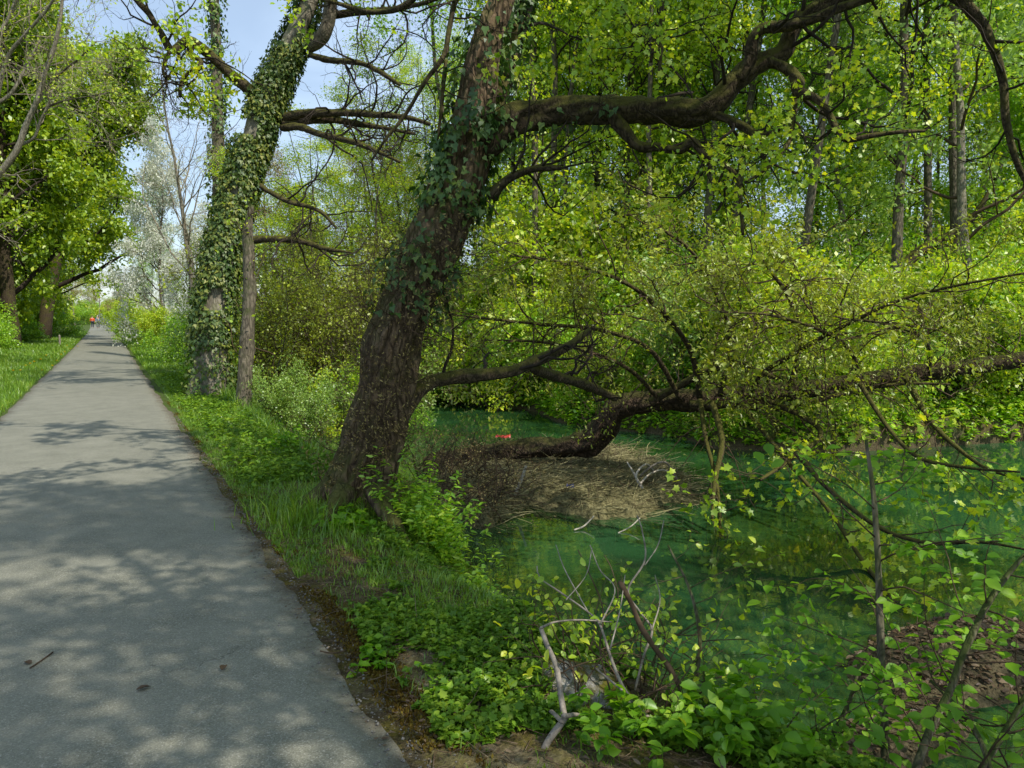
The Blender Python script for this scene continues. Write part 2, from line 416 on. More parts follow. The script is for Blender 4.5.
def asphalt():
    m = NT('weathered asphalt'); c = m.coord('Object')
    big = m.noise(0.35, 4, 0.6, c); mid = m.noise(3.0, 5, 0.65, c); fine = m.noise(160, 3, 0.7, c)
    v = m.n('TexVoronoi'); v.inputs['Scale'].default_value = 210; m.link(c, v.inputs['Vector'])
    sp = m.n('SeparateXYZ'); m.link(v.outputs['Color'], sp.inputs[0])
    stone = m.ramp(sp.outputs[0], [(0.0, (0.150, 0.146, 0.110)), (0.6, (0.222, 0.214, 0.163)), (0.92, (0.285, 0.272, 0.21)), (1.0, (0.40, 0.38, 0.33))])
    col = m.mix(m.math('MULTIPLY', big, 0.9), stone, (0.62, 0.64, 0.62), 'MULTIPLY')
    col = m.mix(m.ramp(mid, [(0.35, (0, 0, 0)), (0.75, (0.5, 0.5, 0.5))]), col, (0.30, 0.287, 0.222))
    # dirt and moss toward the edges
    x = m.n('SeparateXYZ'); m.link(c, x.inputs[0])
    edge = m.math('ABSOLUTE', m.math('ADD', x.outputs[0], 0.32))
    edge = m.math('ADD', edge, m.math('MULTIPLY', m.math('SUBTRACT', m.noise(4, 5, 0.7, c), 0.5), 0.55))
    e = m.ramp(edge, [(0.0, (0, 0, 0)), (0.5, (0, 0, 0)), (0.98, (0, 0, 0)), (1.0, (0, 0, 0))])
    ef = m.math('MULTIPLY', m.math('SUBTRACT', edge, 1.06), 5.0, True)
    ef = m.math('MULTIPLY', ef, m.math('MULTIPLY', m.math('SUBTRACT', 40.0, x.outputs[1]), .2, True))
    dirt = m.ramp(m.noise(45, 4, 0.7, c), [(0.35, (0.05, 0.035, 0.02)), (0.55, (0.11, 0.075, 0.04)), (0.75, (0.26, 0.23, 0.19))])
    col = m.mix(m.math('MULTIPLY', ef, 0.8), col, dirt)
    # fine cracks
    w = m.n('TexVoronoi', feature='DISTANCE_TO_EDGE'); w.inputs['Scale'].default_value = 0.55
    vm = m.n('VectorMath', operation='ADD'); m.link(c, vm.inputs[0]); cc = m.n('CombineXYZ'); wob = m.noise(2.5, 5, .7, c)
    m.link(wob, cc.inputs[0]); m.link(m.math('MULTIPLY', wob, -.8), cc.inputs[1]); m.link(cc.outputs[0], vm.inputs[1]); m.link(vm.outputs[0], w.inputs['Vector'])
    cr = m.math('MULTIPLY', m.math('SUBTRACT', 0.006, w.outputs['Distance']), 200, True)
    cr = m.math('MULTIPLY', cr, m.math('MULTIPLY', m.math('SUBTRACT', m.noise(.4, 2, .5, c), .48), 5, True))
    col = m.mix(m.math('MULTIPLY', cr, 0.6), col, (0.03, 0.028, 0.025))
    h = m.math('ADD', m.math('MULTIPLY', v.outputs['Distance'], 0.6), m.math('MULTIPLY', fine, 0.5))
    m.principled(col, 0.88, m.bump(h, 0.55, 0.004), 0.25); return m.m
M['asphalt'] = asphalt()

def ground_mat():
    m = NT('ground soil moss and litter'); c = m.coord('Object')
    a = m.noise(1.1, 5, 0.65, c); b = m.noise(7, 5, 0.7, c); f = m.noise(55, 4, 0.7, c)
    soil = m.ramp(f, [(0.25, (0.035, 0.024, 0.015)), (0.5, (0.085, 0.063, 0.034)), (0.75, (0.20, 0.16, 0.095))])
    moss = m.ramp(f, [(0.3, (0.05, 0.045, 0.010)), (0.7, (0.16, 0.13, 0.03))])
    grass = m.ramp(f, [(0.3, (0.03, 0.06, 0.010)), (0.7, (0.09, 0.14, 0.025))])
    straw = m.ramp(f, [(0.3, (0.14, 0.11, 0.06)), (0.7, (0.36, 0.31, 0.19))])
    col = m.mix(m.math('MULTIPLY', m.math('SUBTRACT', b, 0.42), 6, True), soil, moss)
    col = m.mix(m.math('MULTIPLY', m.math('SUBTRACT', a, 0.50), 5, True), col, straw)
    x = m.n('SeparateXYZ'); m.link(c, x.inputs[0])
    # greener with distance and on the left
    gy = m.math('MULTIPLY', m.math('SUBTRACT', x.outputs[1], 3.5), 0.09, True)
    gl = m.math('MULTIPLY', m.math('SUBTRACT', -1.7, x.outputs[0]), 1.5, True)
    g = m.math('MAXIMUM', gy, gl)
    g = m.math('MULTIPLY', m.math('ADD', m.math('SUBTRACT', m.noise(2.2, 5, 0.7, c), 0.62), m.math('MULTIPLY', g, 0.42)), 5, True)
    col = m.mix(m.math('MULTIPLY', g, 0.85), col, grass)
    # mud under and beside the water
    mud = m.ramp(f, [(0.3, (0.035, 0.028, 0.014)), (0.7, (0.16, 0.13, 0.07))])
    wz = m.math('MULTIPLY', m.math('SUBTRACT', -0.42, x.outputs[2]), 8, True)
    col = m.mix(wz, col, mud)
    hh = m.math('ADD', m.math('MULTIPLY', f, 0.6), m.math('MULTIPLY', b, 0.6))
    m.principled(col, 0.95, m.bump(hh, 0.9, 0.03), 0.1); return m.m
M['ground'] = ground_mat()

def water_mat():
    m = NT('murky green river water'); c = m.coord('Object', (1.0, 1.7, 1))
    n1 = m.noise(2.2, 2, 0.5, c, 0.4); n2 = m.noise(9, 2, 0.5, c, 0.3)
    h = m.math('ADD', n1, m.math('MULTIPLY', n2, 0.25))
    big = m.noise(0.4, 2, 0.5, c)
    col = m.ramp(big, [(0.3, (0.018, 0.047, 0.010)), (0.7, (0.026, 0.088, 0.030))])
    b = m.principled(col, 0.03, m.bump(h, 0.05, 0.03), 0.5); b.inputs['IOR'].default_value = 1.95
    return m.m
M['water'] = water_mat()
M['mat'] = simple_mat('matted reed debris', (0.045, 0.042, 0.018), (0.27, 0.24, 0.115), 26, 0.95, 1.0, 0.03, 0.1)
M['straw'] = leaf_mat('straw and twigs', [(0.05, (0.081, 0.068, 0.027)), (0.5, (0.205, 0.181, 0.073)), (0.95, (0.459, 0.410, 0.205))], 0.05, (1, .9, .7), 0.03, 0.5, 3)
def stone_mat():
    m = NT('mossy boulder'); c = m.coord('Object'); n = m.noise(9, 6, 0.7, c); g = m.noise(40, 4, 0.7, c)
    st = m.ramp(g, [(0.3, (0.16, 0.15, 0.13)), (0.7, (0.42, 0.40, 0.36))])
    col = m.mix(m.math('MULTIPLY', m.math('SUBTRACT', n, 0.40), 7, True), st, (0.105, 0.095, 0.016))
    m.principled(col, 0.95, m.bump(m.math('ADD', n, g), 0.8, 0.02), 0.15); return m.m
M['stone'] = stone_mat()

# ------------------------------------------------------------------ world and sun
SUN_EL = math.radians(50)
sh = rgt[:2] * 0.76 - fwd[:2] / np.linalg.norm(fwd[:2]) * 0.65
sh = sh / np.linalg.norm(sh)
sunv = np.array([sh[0] * math.cos(SUN_EL), sh[1] * math.cos(SUN_EL), math.sin(SUN_EL)])
ld = bpy.data.lights.new('sun', 'SUN'); ld.energy = 5.0; ld.angle = math.radians(0.53); ld.color = (1.0, 0.955, 0.87)
sun = bpy.data.objects.new('sun', ld); COL.objects.link(sun); sun.location = (20, -10, 30)
sun.rotation_euler = Vector(-sunv).to_track_quat('-Z', 'Y').to_euler()
wd = bpy.data.worlds.new('World'); scene.world = wd; wd.use_nodes = True
nt = wd.node_tree; nt.nodes.clear()
wo = nt.nodes.new('ShaderNodeOutputWorld'); bg = nt.nodes.new('ShaderNodeBackground')
sky = nt.nodes.new('ShaderNodeTexSky'); sky.sky_type = 'NISHITA'; sky.sun_disc = False
sky.sun_elevation = SUN_EL; sky.sun_rotation = math.atan2(sunv[0], sunv[1])
sky.air_density = 1.1; sky.dust_density = 0.7; sky.ozone_density = 1.3
tc = nt.nodes.new('ShaderNodeTexCoord'); mp = nt.nodes.new('ShaderNodeMapping'); mp.inputs['Scale'].default_value = (1, 1, 3.2)
nz = nt.nodes.new('ShaderNodeTexNoise'); nz.inputs['Scale'].default_value = 2.2; nz.inputs['Detail'].default_value = 6; nz.inputs['Distortion'].default_value = 0.6
cr = nt.nodes.new('ShaderNodeValToRGB'); cr.color_ramp.elements[0].position = 0.46; cr.color_ramp.elements[1].position = 0.78
cr.color_ramp.elements[0].color = (0.38, 0.38, 0.38, 1); cr.color_ramp.elements[1].color = (0.9, 0.9, 0.9, 1)
mx = nt.nodes.new('ShaderNodeMixRGB'); mx.inputs[2].default_value = (5.6, 7.0, 8.9, 1)
L_ = nt.links.new
L_(tc.outputs['Generated'], mp.inputs[0]); L_(mp.outputs[0], nz.inputs['Vector']); L_(nz.outputs['Fac'], cr.inputs[0])
L_(cr.outputs[0], mx.inputs[0]); L_(sky.outputs[0], mx.inputs[1]); L_(mx.outputs[0], bg.inputs[0]); bg.inputs[1].default_value = 0.15
L_(bg.outputs[0], wo.inputs[0])

# ------------------------------------------------------------------ ground, path, water
def axis(parts):
    out = []
    for a, b, n in parts: out.append(np.linspace(a, b, n, endpoint=False))
    out.append([parts[-1][1]]); return np.concatenate(out)
gx = axis([(-700, -60, 14), (-60, -9, 50), (-9, 0.6, 90), (0.6, 6.5, 150), (6.5, 20, 130), (20, 70, 60), (70, 700, 14)])
gy = axis([(-400, -20, 10), (-20, 0, 40), (0, 9, 170), (9, 25, 140), (25, 90, 130), (90, 200, 40), (200, 900, 14)])
GX, GY = np.meshgrid(gx, gy, indexing='ij')
GZ = height(GX, GY)
nx, ny = GX.shape
ii = np.arange(nx - 1)[:, None] * ny + np.arange(ny - 1)[None]
gq = np.stack([ii, ii + ny, ii + ny + 1, ii + 1], -1).reshape(-1, 4)
mb = MB(); mb.add(np.stack([GX, GY, GZ], -1), gq)
tag(mb.build('ground', M['ground']), kind='structure')

py_ = axis([(-6, 0, 30), (0, 10, 420), (10, 40, 240), (40, 190, 160)])
bend = -0.0013 * np.clip(py_ - 35, 0, 200) ** 2 * 0.05
er = 0.89 + 0.07 * (fbm(py_ * 1.7, 0 * py_ + 3, 5) - .47) * 2 + .05 * (fbm(py_ * 9, 0 * py_ + 13, 3) - .44) + bend
el = -1.52 + 0.06 * (fbm(py_ * 1.7, 0 * py_ + 9, 5) - .47) * 2 + bend
nn = 9
u = np.linspace(0, 1, nn)[None]
PX = el[:, None] * (1 - u) + er[:, None] * u
PZ = 0.028 + 0.012 * (1 - (2 * u - 1) ** 2) + 0 * PX
edge = (np.abs(2 * u - 1) > 0.999)
PZ = np.where(edge, 0.004, PZ)
u2 = np.array([[0, .012, .1, .3, .5, .7, .9, .988, 1]]);
PX = el[:, None] * (1 - u2) + er[:, None] * u2
PZ = 0.026 + 0.014 * (1 - (2 * u2 - 1) ** 2) + 0 * PX; PZ[:, 0] = -0.03; PZ[:, -1] = -0.03
PV = np.stack([PX, np.repeat(py_[:, None], nn, 1), PZ], -1)
m_ = len(py_)
ii = np.arange(m_ - 1)[:, None] * nn + np.arange(nn - 1)[None]
pq = np.stack([ii, ii + 1, ii + nn + 1, ii + nn], -1).reshape(-1, 4)
mb = MB(); mb.add(PV, pq)
tag(mb.build('path', M['asphalt']), kind='structure')
def path_x(y): return -0.0013 * np.clip(np.asarray(y, float) - 35, 0, 200) ** 2 * 0.05

wx = axis([(0.5, 75, 60)]); wy = axis([(-60, 300, 90)])
WX, WY = np.meshgrid(wx, wy, indexing='ij')
ii = np.arange(len(wx) - 1)[:, None] * len(wy) + np.arange(len(wy) - 1)[None]
mb = MB(); mb.add(np.stack([WX, WY, 0 * WX + ZW], -1), np.stack([ii, ii + len(wy), ii + len(wy) + 1, ii + 1], -1).reshape(-1, 4))
tag(mb.build('water', M['water']), kind='structure')

# ------------------------------------------------------------------ grass, herbs, litter
def rnd_in(n, x0, x1, y0, y1, ypow=1.0, rg=rng):
    y = y0 + (y1 - y0) * rg.random(n) ** ypow
    return x0 + (x1 - x0) * rg.random(n), y
def blades(mb, x, y, hmin, hmax, wid, rg=rng):
    n = len(x); z = height(x, y) - 0.01
    h = hmin + (hmax - hmin) * rg.random(n) ** 1.5
    a = rg.random(n) * 2 * math.pi; lean = 0.15 + 0.6 * rg.random(n)
    dx = np.cos(a) * lean; dy = np.sin(a) * lean
    sx = -np.sin(a + rg.normal(size=n) * .8); sy = np.cos(a + rg.normal(size=n) * .8)
    w = wid * (0.6 + 0.8 * rg.random(n))
    p0 = np.stack([x, y, z], -1)
    p1 = p0 + np.stack([dx * h * .35, dy * h * .35, h * .55], -1)
    p2 = p0 + np.stack([dx * h * 1.0, dy * h * 1.0, h * (1 - .25 * lean)], -1)
    S = np.stack([sx, sy, 0 * sx], -1) * w[:, None] * .5
    V = np.stack([p0 - S, p0 + S, p1 + S * .8, p1 - S * .8, p2], 1)
    off = (np.arange(n) * 5)[:, None]
    r = rg.random(n)
    b = mb.n; mb.v.append(V.reshape(-1, 3)); mb.n += n * 5
    mb.f.append(np.array([[0, 1, 2, 3]]) + off + b); mb.r.append(r)
    mb.f.append(np.array([[3, 2, 4]]) + off + b); mb.r.append(r)

mb = MB()
x, y = rnd_in(52000, -4.8, -1.56, 8, 32, 1.3); x = x + path_x(y); blades(mb, x, y, .06, .20, .012)
x, y = rnd_in(42000, -5.2, -1.56, 30, 90, 1.3); x = x + path_x(y); blades(mb, x, y, .10, .26, .03)
x, y = rnd_in(3500, -5.5, -4.0, 9, 45); blades(mb, x, y, .2, .5, .014)
tag(mb.build('verge_grass', M['grass']), 'bright sunlit grass on the left verge of the path', 'grass', kind='stuff')
mb = MB()
x, y = rnd_in(90000, 1.0, 2.35, 3.0, 30, 1.6)
k = (fbm(x * 1.4 + 7, y * 1.4, 4) + 0.030 * np.clip(y - 3, 0, 9) + 0.10 * sstep(1.0, 1.7, x)) > 0.63
blades(mb, x[k], y[k], .02, .10, .006)
x, y = rnd_in(9000, 1.05, 2.6, 2.0, 6.5); k = fbm(x * 1.8 + 60, y * 1.8 + 8, 4) > .50; blades(mb, x[k], y[k], .02, .09, .005)
x, y = rnd_in(60000, .96, 2.1, 4.2, 15, 1.3); k = fbm(x * 1.2 + 90, y * 1.2, 4) + .06 * np.clip(y - 4.2, 0, 3) > .46; blades(mb, x[k], y[k], .02, .075, .006)
x, y = rnd_in(30000, 1.0, 2.6, 25, 90, 1.3); x = x + path_x(y); blades(mb, x, y, .08, .24, .028)
x, y = rnd_in(7000, 1.9, 2.9, 7.8, 17); blades(mb, x, y, .10, .36, .010)
c = ground_at(325, 515)
x = c[0] + rng.normal(size=1500) * .22; y = c[1] + rng.normal(size=1500) * .3; blades(mb, x, y, .1, .28, .008)
tag(mb.build('bank_grass', M['grass']), 'patchy shaded grass between the path and the river', 'grass', kind='stuff')

def herbs(mb, st, x, y, hmin, hmax, lsz, nl, tpl=OVAL, rg=rng, up=1.6):
    """small leafy rosettes and stems"""
    n = len(x); z = height(x, y)
    S = np.stack([x, y, z], -1)
    D = np.stack([rg.normal(size=n) * .35, rg.normal(size=n) * .35, np.ones(n)], -1)
    L = hmin + (hmax - hmin) * rg.random(n) ** 1.6
    pts, rad = grow(S, D, L, np.full(n, .0018), 3, .18, 0.1, .5, rg)
    if st is not None: tubes(st, pts, rad, 3)
    a = rg.random((n, nl)) * 2 * math.pi; t = 0.25 + 0.75 * rg.random((n, nl))
    xx = t * 3; i = np.clip(xx.astype(int), 0, 2); fr = (xx - i)[..., None]; bi = np.arange(n)[:, None]
    p = pts[bi, i] * (1 - fr) + pts[bi, i + 1] * fr
    d = np.stack([np.cos(a), np.sin(a), rg.normal(size=(n, nl)) * .3 + .05], -1)
    nv = rg.normal(size=(n, nl, 3)) * .45 + np.array([0, 0, up])
    sz = lsz * (0.6 + 0.8 * rg.random((n, nl)))
    leaves(mb, p.reshape(-1, 3), d.reshape(-1, 3), nv.reshape(-1, 3), sz.ravel(), tpl, rg)

mb = MB()
x, y = rnd_in(22000, 1.05, 3.2, 1.6, 8.0, 1.25)
s = near_shore(y)
k = (x < s - 0.05) & (fbm(x * 1.6 + 3, y * 1.6 + 50, 4) + 0.22 * sstep(1.15, 1.9, x) - 0.08 > 0.555)
x, y = x[k], y[k]; h_ = len(x) // 2
herbs(mb, mb, x[:h_], y[:h_], .02, .12, .024, 7)
herbs(mb, mb, x[h_:], y[h_:], .015, .09, .034, 6, LOBED)
x, y = rnd_in(900, 2.2, 3.1, 1.5, 3.6); k = fbm(x * 2 + 9, y * 2, 3) > .42; herbs(mb, mb, x[k], y[k], .06, .24, .034, 9)
x, y = rnd_in(1500, 1.1, 2.4, 7, 22); herbs(mb, mb, x, y, .05, .2, .05, 7)
tag(mb.build('ground_cover', M['herb']), 'low green herbs and ground ivy covering the shaded bank', 'ground cover', kind='stuff')
mb = MB()
x, y = rnd_in(16000, 0.80, 3.2, 1.5, 10, 1.4); k = (x > .98) | (rng.random(len(x)) < .35); x, y = x[k], y[k]; z = np.where(x < .95, .034, height(x, y) + .012)
n = len(x)
leaves(mb, np.stack([x, y, z], -1), np.stack([rng.normal(size=n), rng.normal(size=n), rng.normal(size=n) * .15], -1), np.stack([rng.normal(size=n) * .6, rng.normal(size=n) * .6, np.ones(n)], -1), .010 + .030 * rng.random(n) ** 3, LANCE)
x, y = rnd_in(8000, 3.0, 6.6, 1.6, 3.8); z = height(x, y) + .012; k = z > ZW + .02; x, y, z = x[k], y[k], z[k]; n = len(x)
leaves(mb, np.stack([x, y, z], -1), np.stack([rng.normal(size=n), rng.normal(size=n), rng.normal(size=n) * .15], -1), np.stack([rng.normal(size=n) * .35, rng.normal(size=n) * .35, np.ones(n)], -1), .02 + .04 * rng.random(n) ** 2, OVAL)
x, y = rnd_in(2200, 0.9, 3.0, 1.5, 12, 1.3); n = len(x)
a = rng.random(n) * 6.28
S = np.stack([x, y, height(x, y) + .012], -1)
pts, rad = grow(S, np.stack([np.cos(a), np.sin(a), .06 * rng.normal(size=n)], -1), .05 + .22 * rng.random(n) ** 2, np.full(n, .0022), 3, .15, 0, .5)
tubes(mb, pts, rad, 4, r=rng.random(n))
tag(mb.build('leaf_litter', M['litter']), 'dry brown leaves and twig crumbs littering the bank', 'leaf litter', kind='stuff')

mb = MB()
y = 1.4 + 14 * rng.random(26000) ** 1.5; x = .94 + np.abs(rng.normal(size=len(y))) * .05 - .07 * rng.random(len(y)) ** 3 + .14 * rng.random(len(y))
k = (fbm(x * 5, y * 2.2 + 70, 4) > .47); x, y = x[k], y[k]; n = len(x)
z = np.where(x < .92, .032, height(x, y))
leaves(mb, np.stack([x, y, z], -1), np.stack([rng.normal(size=n) * .6, rng.normal(size=n) * .6, np.ones(n)], -1), rng.normal(size=(n, 3)) * .5 + np.array([0, 0, 1.]), .008 + .014 * rng.random(n), RHOMB)
tag(mb.build('moss', M['moss']), 'orange-brown moss creeping over the right edge of the asphalt', 'moss', kind='stuff')
mb = MB()
y = 1.4 + 12 * rng.random(2600) ** 1.5; x = .90 + rng.normal(size=len(y)) * .07; n = len(x); z = np.where(x < .93, .030, height(x, y) + .002); s = .003 + .007 * rng.random(n) ** 3
o8 = np.array([[1, 0, 0], [0, 1, 0], [-1, 0, 0], [0, -1, 0], [0, 0, .8], [0, 0, -.5]]); f8 = np.array([[0, 1, 4], [1, 2, 4], [2, 3, 4], [3, 0, 4], [1, 0, 5], [2, 1, 5], [3, 2, 5], [0, 3, 5]])
V = np.stack([x, y, z], -1)[:, None] + o8[None] * s[:, None, None] * (.7 + .6 * rng.random((n, 6, 1)))
mb.add(V.reshape(-1, 3), (f8[None] + (np.arange(n) * 6)[:, None, None]).reshape(-1, 3))
tag(mb.build('gravel', M['grit']), 'pale grit crumbling from the right edge of the asphalt', 'gravel', kind='stuff')

mb = MB()
n = 9000; y = 5.5 + 26 * rng.random(n) ** 1.4; x = far_shore(y) - .25 + 2.4 * rng.random(n) ** 1.3; k = x < 30; x, y = x[k], y[k]
herbs(mb, None, x, y, .05, .55, .085, 8, OVAL)
tag(mb.build('bank_undergrowth', M['green']), 'green undergrowth hanging over the far waterline', 'undergrowth', kind='stuff')

# ================================================================== big trees by hand
def concat_limbs(limbs, n=24):
    return np.stack([l[0] for l in limbs]), np.stack([l[1] for l in limbs])

def branch_out(twmb, pts, rad, levels, rg=rng):
    """levels: dicts(k, ang, len, n, wig, trop, t0, rf, sides); returns all levels' pts"""
    out = []
    for lv in levels:
        S, D, L, R = spawn(pts, rad, lv['k'], lv.get('ang', .9), lv['len'], lv.get('t0', .2), 1.0, .4, lv.get('rf', .5), lv.get('flat', 0), rg, lv.get('rmin', .0012), lv.get('shrink', .5))
        R = np.minimum(R, lv.get('rmax', 9)); R = np.minimum(R, L * .03)
        pts, rad = grow(S, D, L, R, lv.get('n', 6), lv.get('wig', .22), lv.get('trop', 0.0), .3, rg)
        tubes(twmb, pts, rad, lv.get('sides', 4))
        out.append((pts, rad))
    return out

def ivy_on(mb, pts, rad, n, size, mask, tpl=IVY, rg=rng, puff=.05):
    """ivy leaves over the surface of one trunk polyline; mask(t, angle) gives probability"""
    m = len(pts)
    t = rg.random(n); a = rg.random(n) * 2 * math.pi
    k = rg.random(n) < mask(t, a); t, a = t[k], a[k]; n = len(t)
    x = t * (m - 1); i = np.clip(x.astype(int), 0, m - 2); f = (x - i)[:, None]
    p = pts[i] * (1 - f) + pts[i + 1] * f; T = nrm(pts[i + 1] - pts[i]); r = rad[i] * (1 - f[:, 0]) + rad[i + 1] * f[:, 0]
    # angle measured from the direction that faces the path side of the camera
    toc = nrm(np.array([CAM]) - p); A = nrm(toc - (toc * T).sum(-1, keepdims=True) * T); B = np.cross(T, A)
    o = A * np.cos(a)[:, None] + B * np.sin(a)[:, None]
    p = p + o * (r * 1.0 + puff * (0.25 + rg.random(n) ** 1.5))[:, None]
    d = np.array([0, 0, -1.0]) + o * .35 + rg.normal(size=(n, 3)) * .45
    nv = o + np.array([0, 0, .45]) + rg.normal(size=(n, 3)) * .4
    leaves(mb, p, d, nv, size * (.5 + .9 * rg.random(n)), tpl, rg)

# ---- the main leaning tree
D0 = 6.25
base = ground_at(362, 512)
main = thing('leaning_tree', 'big rough-barked tree leaning over the green river beside the path, roots on the bank', 'tree', base)
tr = [(350, 540, 120), (356, 512, 98), (361, 490, 74), (371, 452, 55.2), (378, 420, 51.5), (386, 388, 48.8), (395, 345, 49.7), (407, 308, 49.7), (424, 268, 49.7), (443, 222, 46.9), (459, 178, 43.2), (469, 138, 39.6), (475, 100, 37), (481, 62, 29), (491, 28, 25), (503, 0, 21), (518, -60, 19), (540, -160, 17), (548, -270, 15), (575, -380, 11), (580, -480, 6)]
tp, trr = spline(tr, 150, D0, D0 - .2)
mb = MB()
a = np.arange(96) * 2 * math.pi / 96
tt = np.linspace(0, 1, 150)[:, None]
flare = 1 + np.exp(-tt * 38) * (.22 * np.sin(a * 5 + 1) + .14 * np.sin(a * 3 + 2))[None]
flare = flare + .10 * np.exp(-((tt - .10) / .03) ** 2) * np.sin(a * 2 + .5)[None] + 0.07 * np.sin(tt * 70) * np.exp(-tt * 6)
tubes(mb, tp, trr, 96, .36, flare[None])
for rx, ry in ((-.55, .25), (-.5, -.45), (.1, -.8), (-.15, .8)):   # surface roots
    s = base + np.array([rx * .35, ry * .35, .22]); e = base + np.array([rx * 1.5, ry * 1.5, 0]); e[2] = height(e[0], e[1]) - .08
    md = (s + e) / 2; md[2] = height(md[0], md[1]) - .005
    pp, rr = spline([(*s, .10), (*md, .05), (*e, .015)], 18, pix=False); tubes(mb, pp, rr, 14, .25)
mb.build('trunk', M['oak'], main)
limbs = []
def add_limb(spec, d0, d1, parent, name='limb', mat='limb', sides=24, rough=.24, n=80, lst=None):
    p, r = spline(spec, n, d0, d1)
    b = MB(); tubes(b, p, r, sides, rough); b.build(name, M[mat], parent)
    q = np.linspace(0, n - 1, 24).astype(int)
    (limbs if lst is None else lst).append((p[q], r[q])); return p, r
stem2 = add_limb([(462, 175, 20), (478, 138, 32), (492, 104, 28), (504, 68, 24), (515, 30, 21), (526, -8, 19), (540, -70, 17), (580, -160, 14), (620, -260, 10), (640, -360, 6)], 6.35, 6.9, main, sides=28, n=90)
biglimb = add_limb([(466, 150, 40), (490, 134, 40), (515, 121, 32), (545, 113, 28), (580, 110, 27), (620, 109, 26), (660, 109, 26), (695, 112, 25), (716, 102, 23), (738, 80, 21), (757, 64, 20), (781, 54, 18), (789, 36, 17), (803, 16, 15), (830, 3, 13), (870, -14, 11), (930, -40, 9), (990, -50, 5)], 6.2, 5.7, main, sides=40, n=200, rough=.34)
add_limb([(738, 80, 14), (750, 62, 13), (752, 42, 12), (762, 29, 11), (785, 26, 11), (810, 20, 10), (840, 8, 9), (870, -2, 8), (905, -14, 6), (960, -10, 3)], 5.9, 5.5, main)
add_limb([(770, 62, 12), (785, 68, 10), (797, 80, 13), (799, 92, 13), (815, 98, 8), (828, 112, 7), (838, 132, 7), (848, 140, 6), (870, 136, 5), (900, 132, 4), (925, 131, 3)], 5.7, 5.3, main)
add_limb([(797, 88, 6), (793, 120, 5), (790, 140, 4), (775, 160, 4), (762, 172, 3), (745, 182, 2)], 5.7, 5.5, main, n=30)
add_limb([(612, 112, 16), (622, 128, 13), (638, 146, 11), (655, 147, 9), (680, 150, 8), (692, 142, 9), (705, 155, 6), (725, 165, 5), (738, 180, 4), (741, 205, 4), (743, 235, 3)], 6.05, 5.7, main)
add_limb([(700, 112, 14), (722, 117, 9), (740, 125, 9), (757, 134, 7), (772, 133, 5), (785, 126, 3)], 6.0, 5.7, main, n=30)
add_limb([(492, 198, 11), (498, 188, 10), (510, 178, 8), (530, 170, 7), (545, 168, 7), (561, 168, 5)], 6.1, 5.9, main, n=30)
lowlimb = add_limb([(392, 420, 30), (405, 406, 19), (418, 391, 16), (435, 381, 15), (460, 377, 14), (490, 374, 13), (515, 370, 12), (533, 362, 11), (548, 356, 11), (570, 345, 8), (590, 330, 5)], 6.2, 7.2, main, n=60)
add_limb([(535, 369, 12), (555, 376, 10), (580, 383, 10), (600, 391, 9), (615, 398, 7)], 7.0, 8.6, main, n=40)
# branches hanging left of the trunk at the top
add_limb([(512, -60, 7), (480, -38, 7), (458, -6, 6), (449, 30, 5), (444, 55, 5), (425, 82, 4), (405, 115, 3.5), (385, 140, 3), (372, 160, 2)], 6.2, 5.9, main, n=40)
add_limb([(468, -10, 7), (430, -12, 6), (400, 8, 6), (370, 12, 5), (340, 4, 4), (320, -2, 3)], 6.2, 6.6, main, n=40)
add_limb([(446, 60, 4), (443, 90, 4), (440, 120, 3), (436, 150, 2)], 6.0, 6.0, main, n=20)
for s in ([(660, -5, 5), (662, 20, 5), (654, 40, 4), (651, 62, 3)], [(655, -8, 6), (662, 10, 5), (661, 45, 5), (659, 74, 3)], [(950, -10, 12), (975, 15, 11), (990, 40, 9), (1003, 80, 8), (1006, 120, 7), (1016, 160, 6), (1030, 190, 4)]):
    add_limb(s, 5.6, 5.5, main, n=30)
add_limb([(525, -60, 14), (600, -120, 12), (720, -150, 11), (850, -130, 9), (960, -80, 8), (1060, -20, 5)], 6.4, 5.2, main)
add_limb([(540, -160, 12), (480, -220, 9), (380, -240, 7), (260, -260, 5), (180, -250, 3)], 6.2, 6.5, main)
add_limb([(540, -140, 12), (640, -260, 10), (800, -330, 8), (1000, -360, 5)], 6.2, 5.0, main)
add_limb([(548, -270, 10), (520, -340, 9), (420, -420, 7), (300, -440, 4)], 6.2, 5.2, main)
for s in ([(548, -270, 11), (700, -420, 9), (900, -480, 7), (1120, -500, 4)], [(540, -200, 11), (700, -300, 9), (900, -380, 7), (1150, -400, 4)], [(575, -380, 8), (700, -560, 7), (860, -640, 4)], [(540, -150, 9, 6.0), (560, -330, 8, 4.6), (600, -700, 6, 3.2), (640, -1400, 3, 2.2)], [(518, -60, 9, 6.0), (440, -230, 8, 4.8), (330, -500, 6, 3.6), (250, -900, 3, 2.6)], [(548, -270, 9, 6.0), (650, -480, 8, 4.4), (820, -800, 4, 3.2)], [(620, -260, 9), (800, -430, 7), (1000, -600, 4)], [(700, -130, 9), (900, -260, 7), (1150, -260, 4)]):  # limbs above the frame, added to shade the path
    add_limb(s, 6.1, 5.0, main)
lp, lr = concat_limbs(limbs)
tw = MB()
lv = branch_out(tw, lp, lr, [dict(k=6, ang=1.0, len=1.0, n=8, wig=.28, trop=.05, rf=.4, rmax=.018, sides=5, t0=.25),
                             dict(k=5, ang=.8, len=.5, n=6, wig=.3, trop=-.02, rmax=.006), dict(k=4, ang=.8, len=.24, n=4, wig=.3, rmax=.003, sides=3)])
tw.build('twigs', M['darktwig'], main)
cr_ = MB()
LT = lv[-1][0]
hi = LT[:, 0, 2] > 2.2
LT = LT[hi]
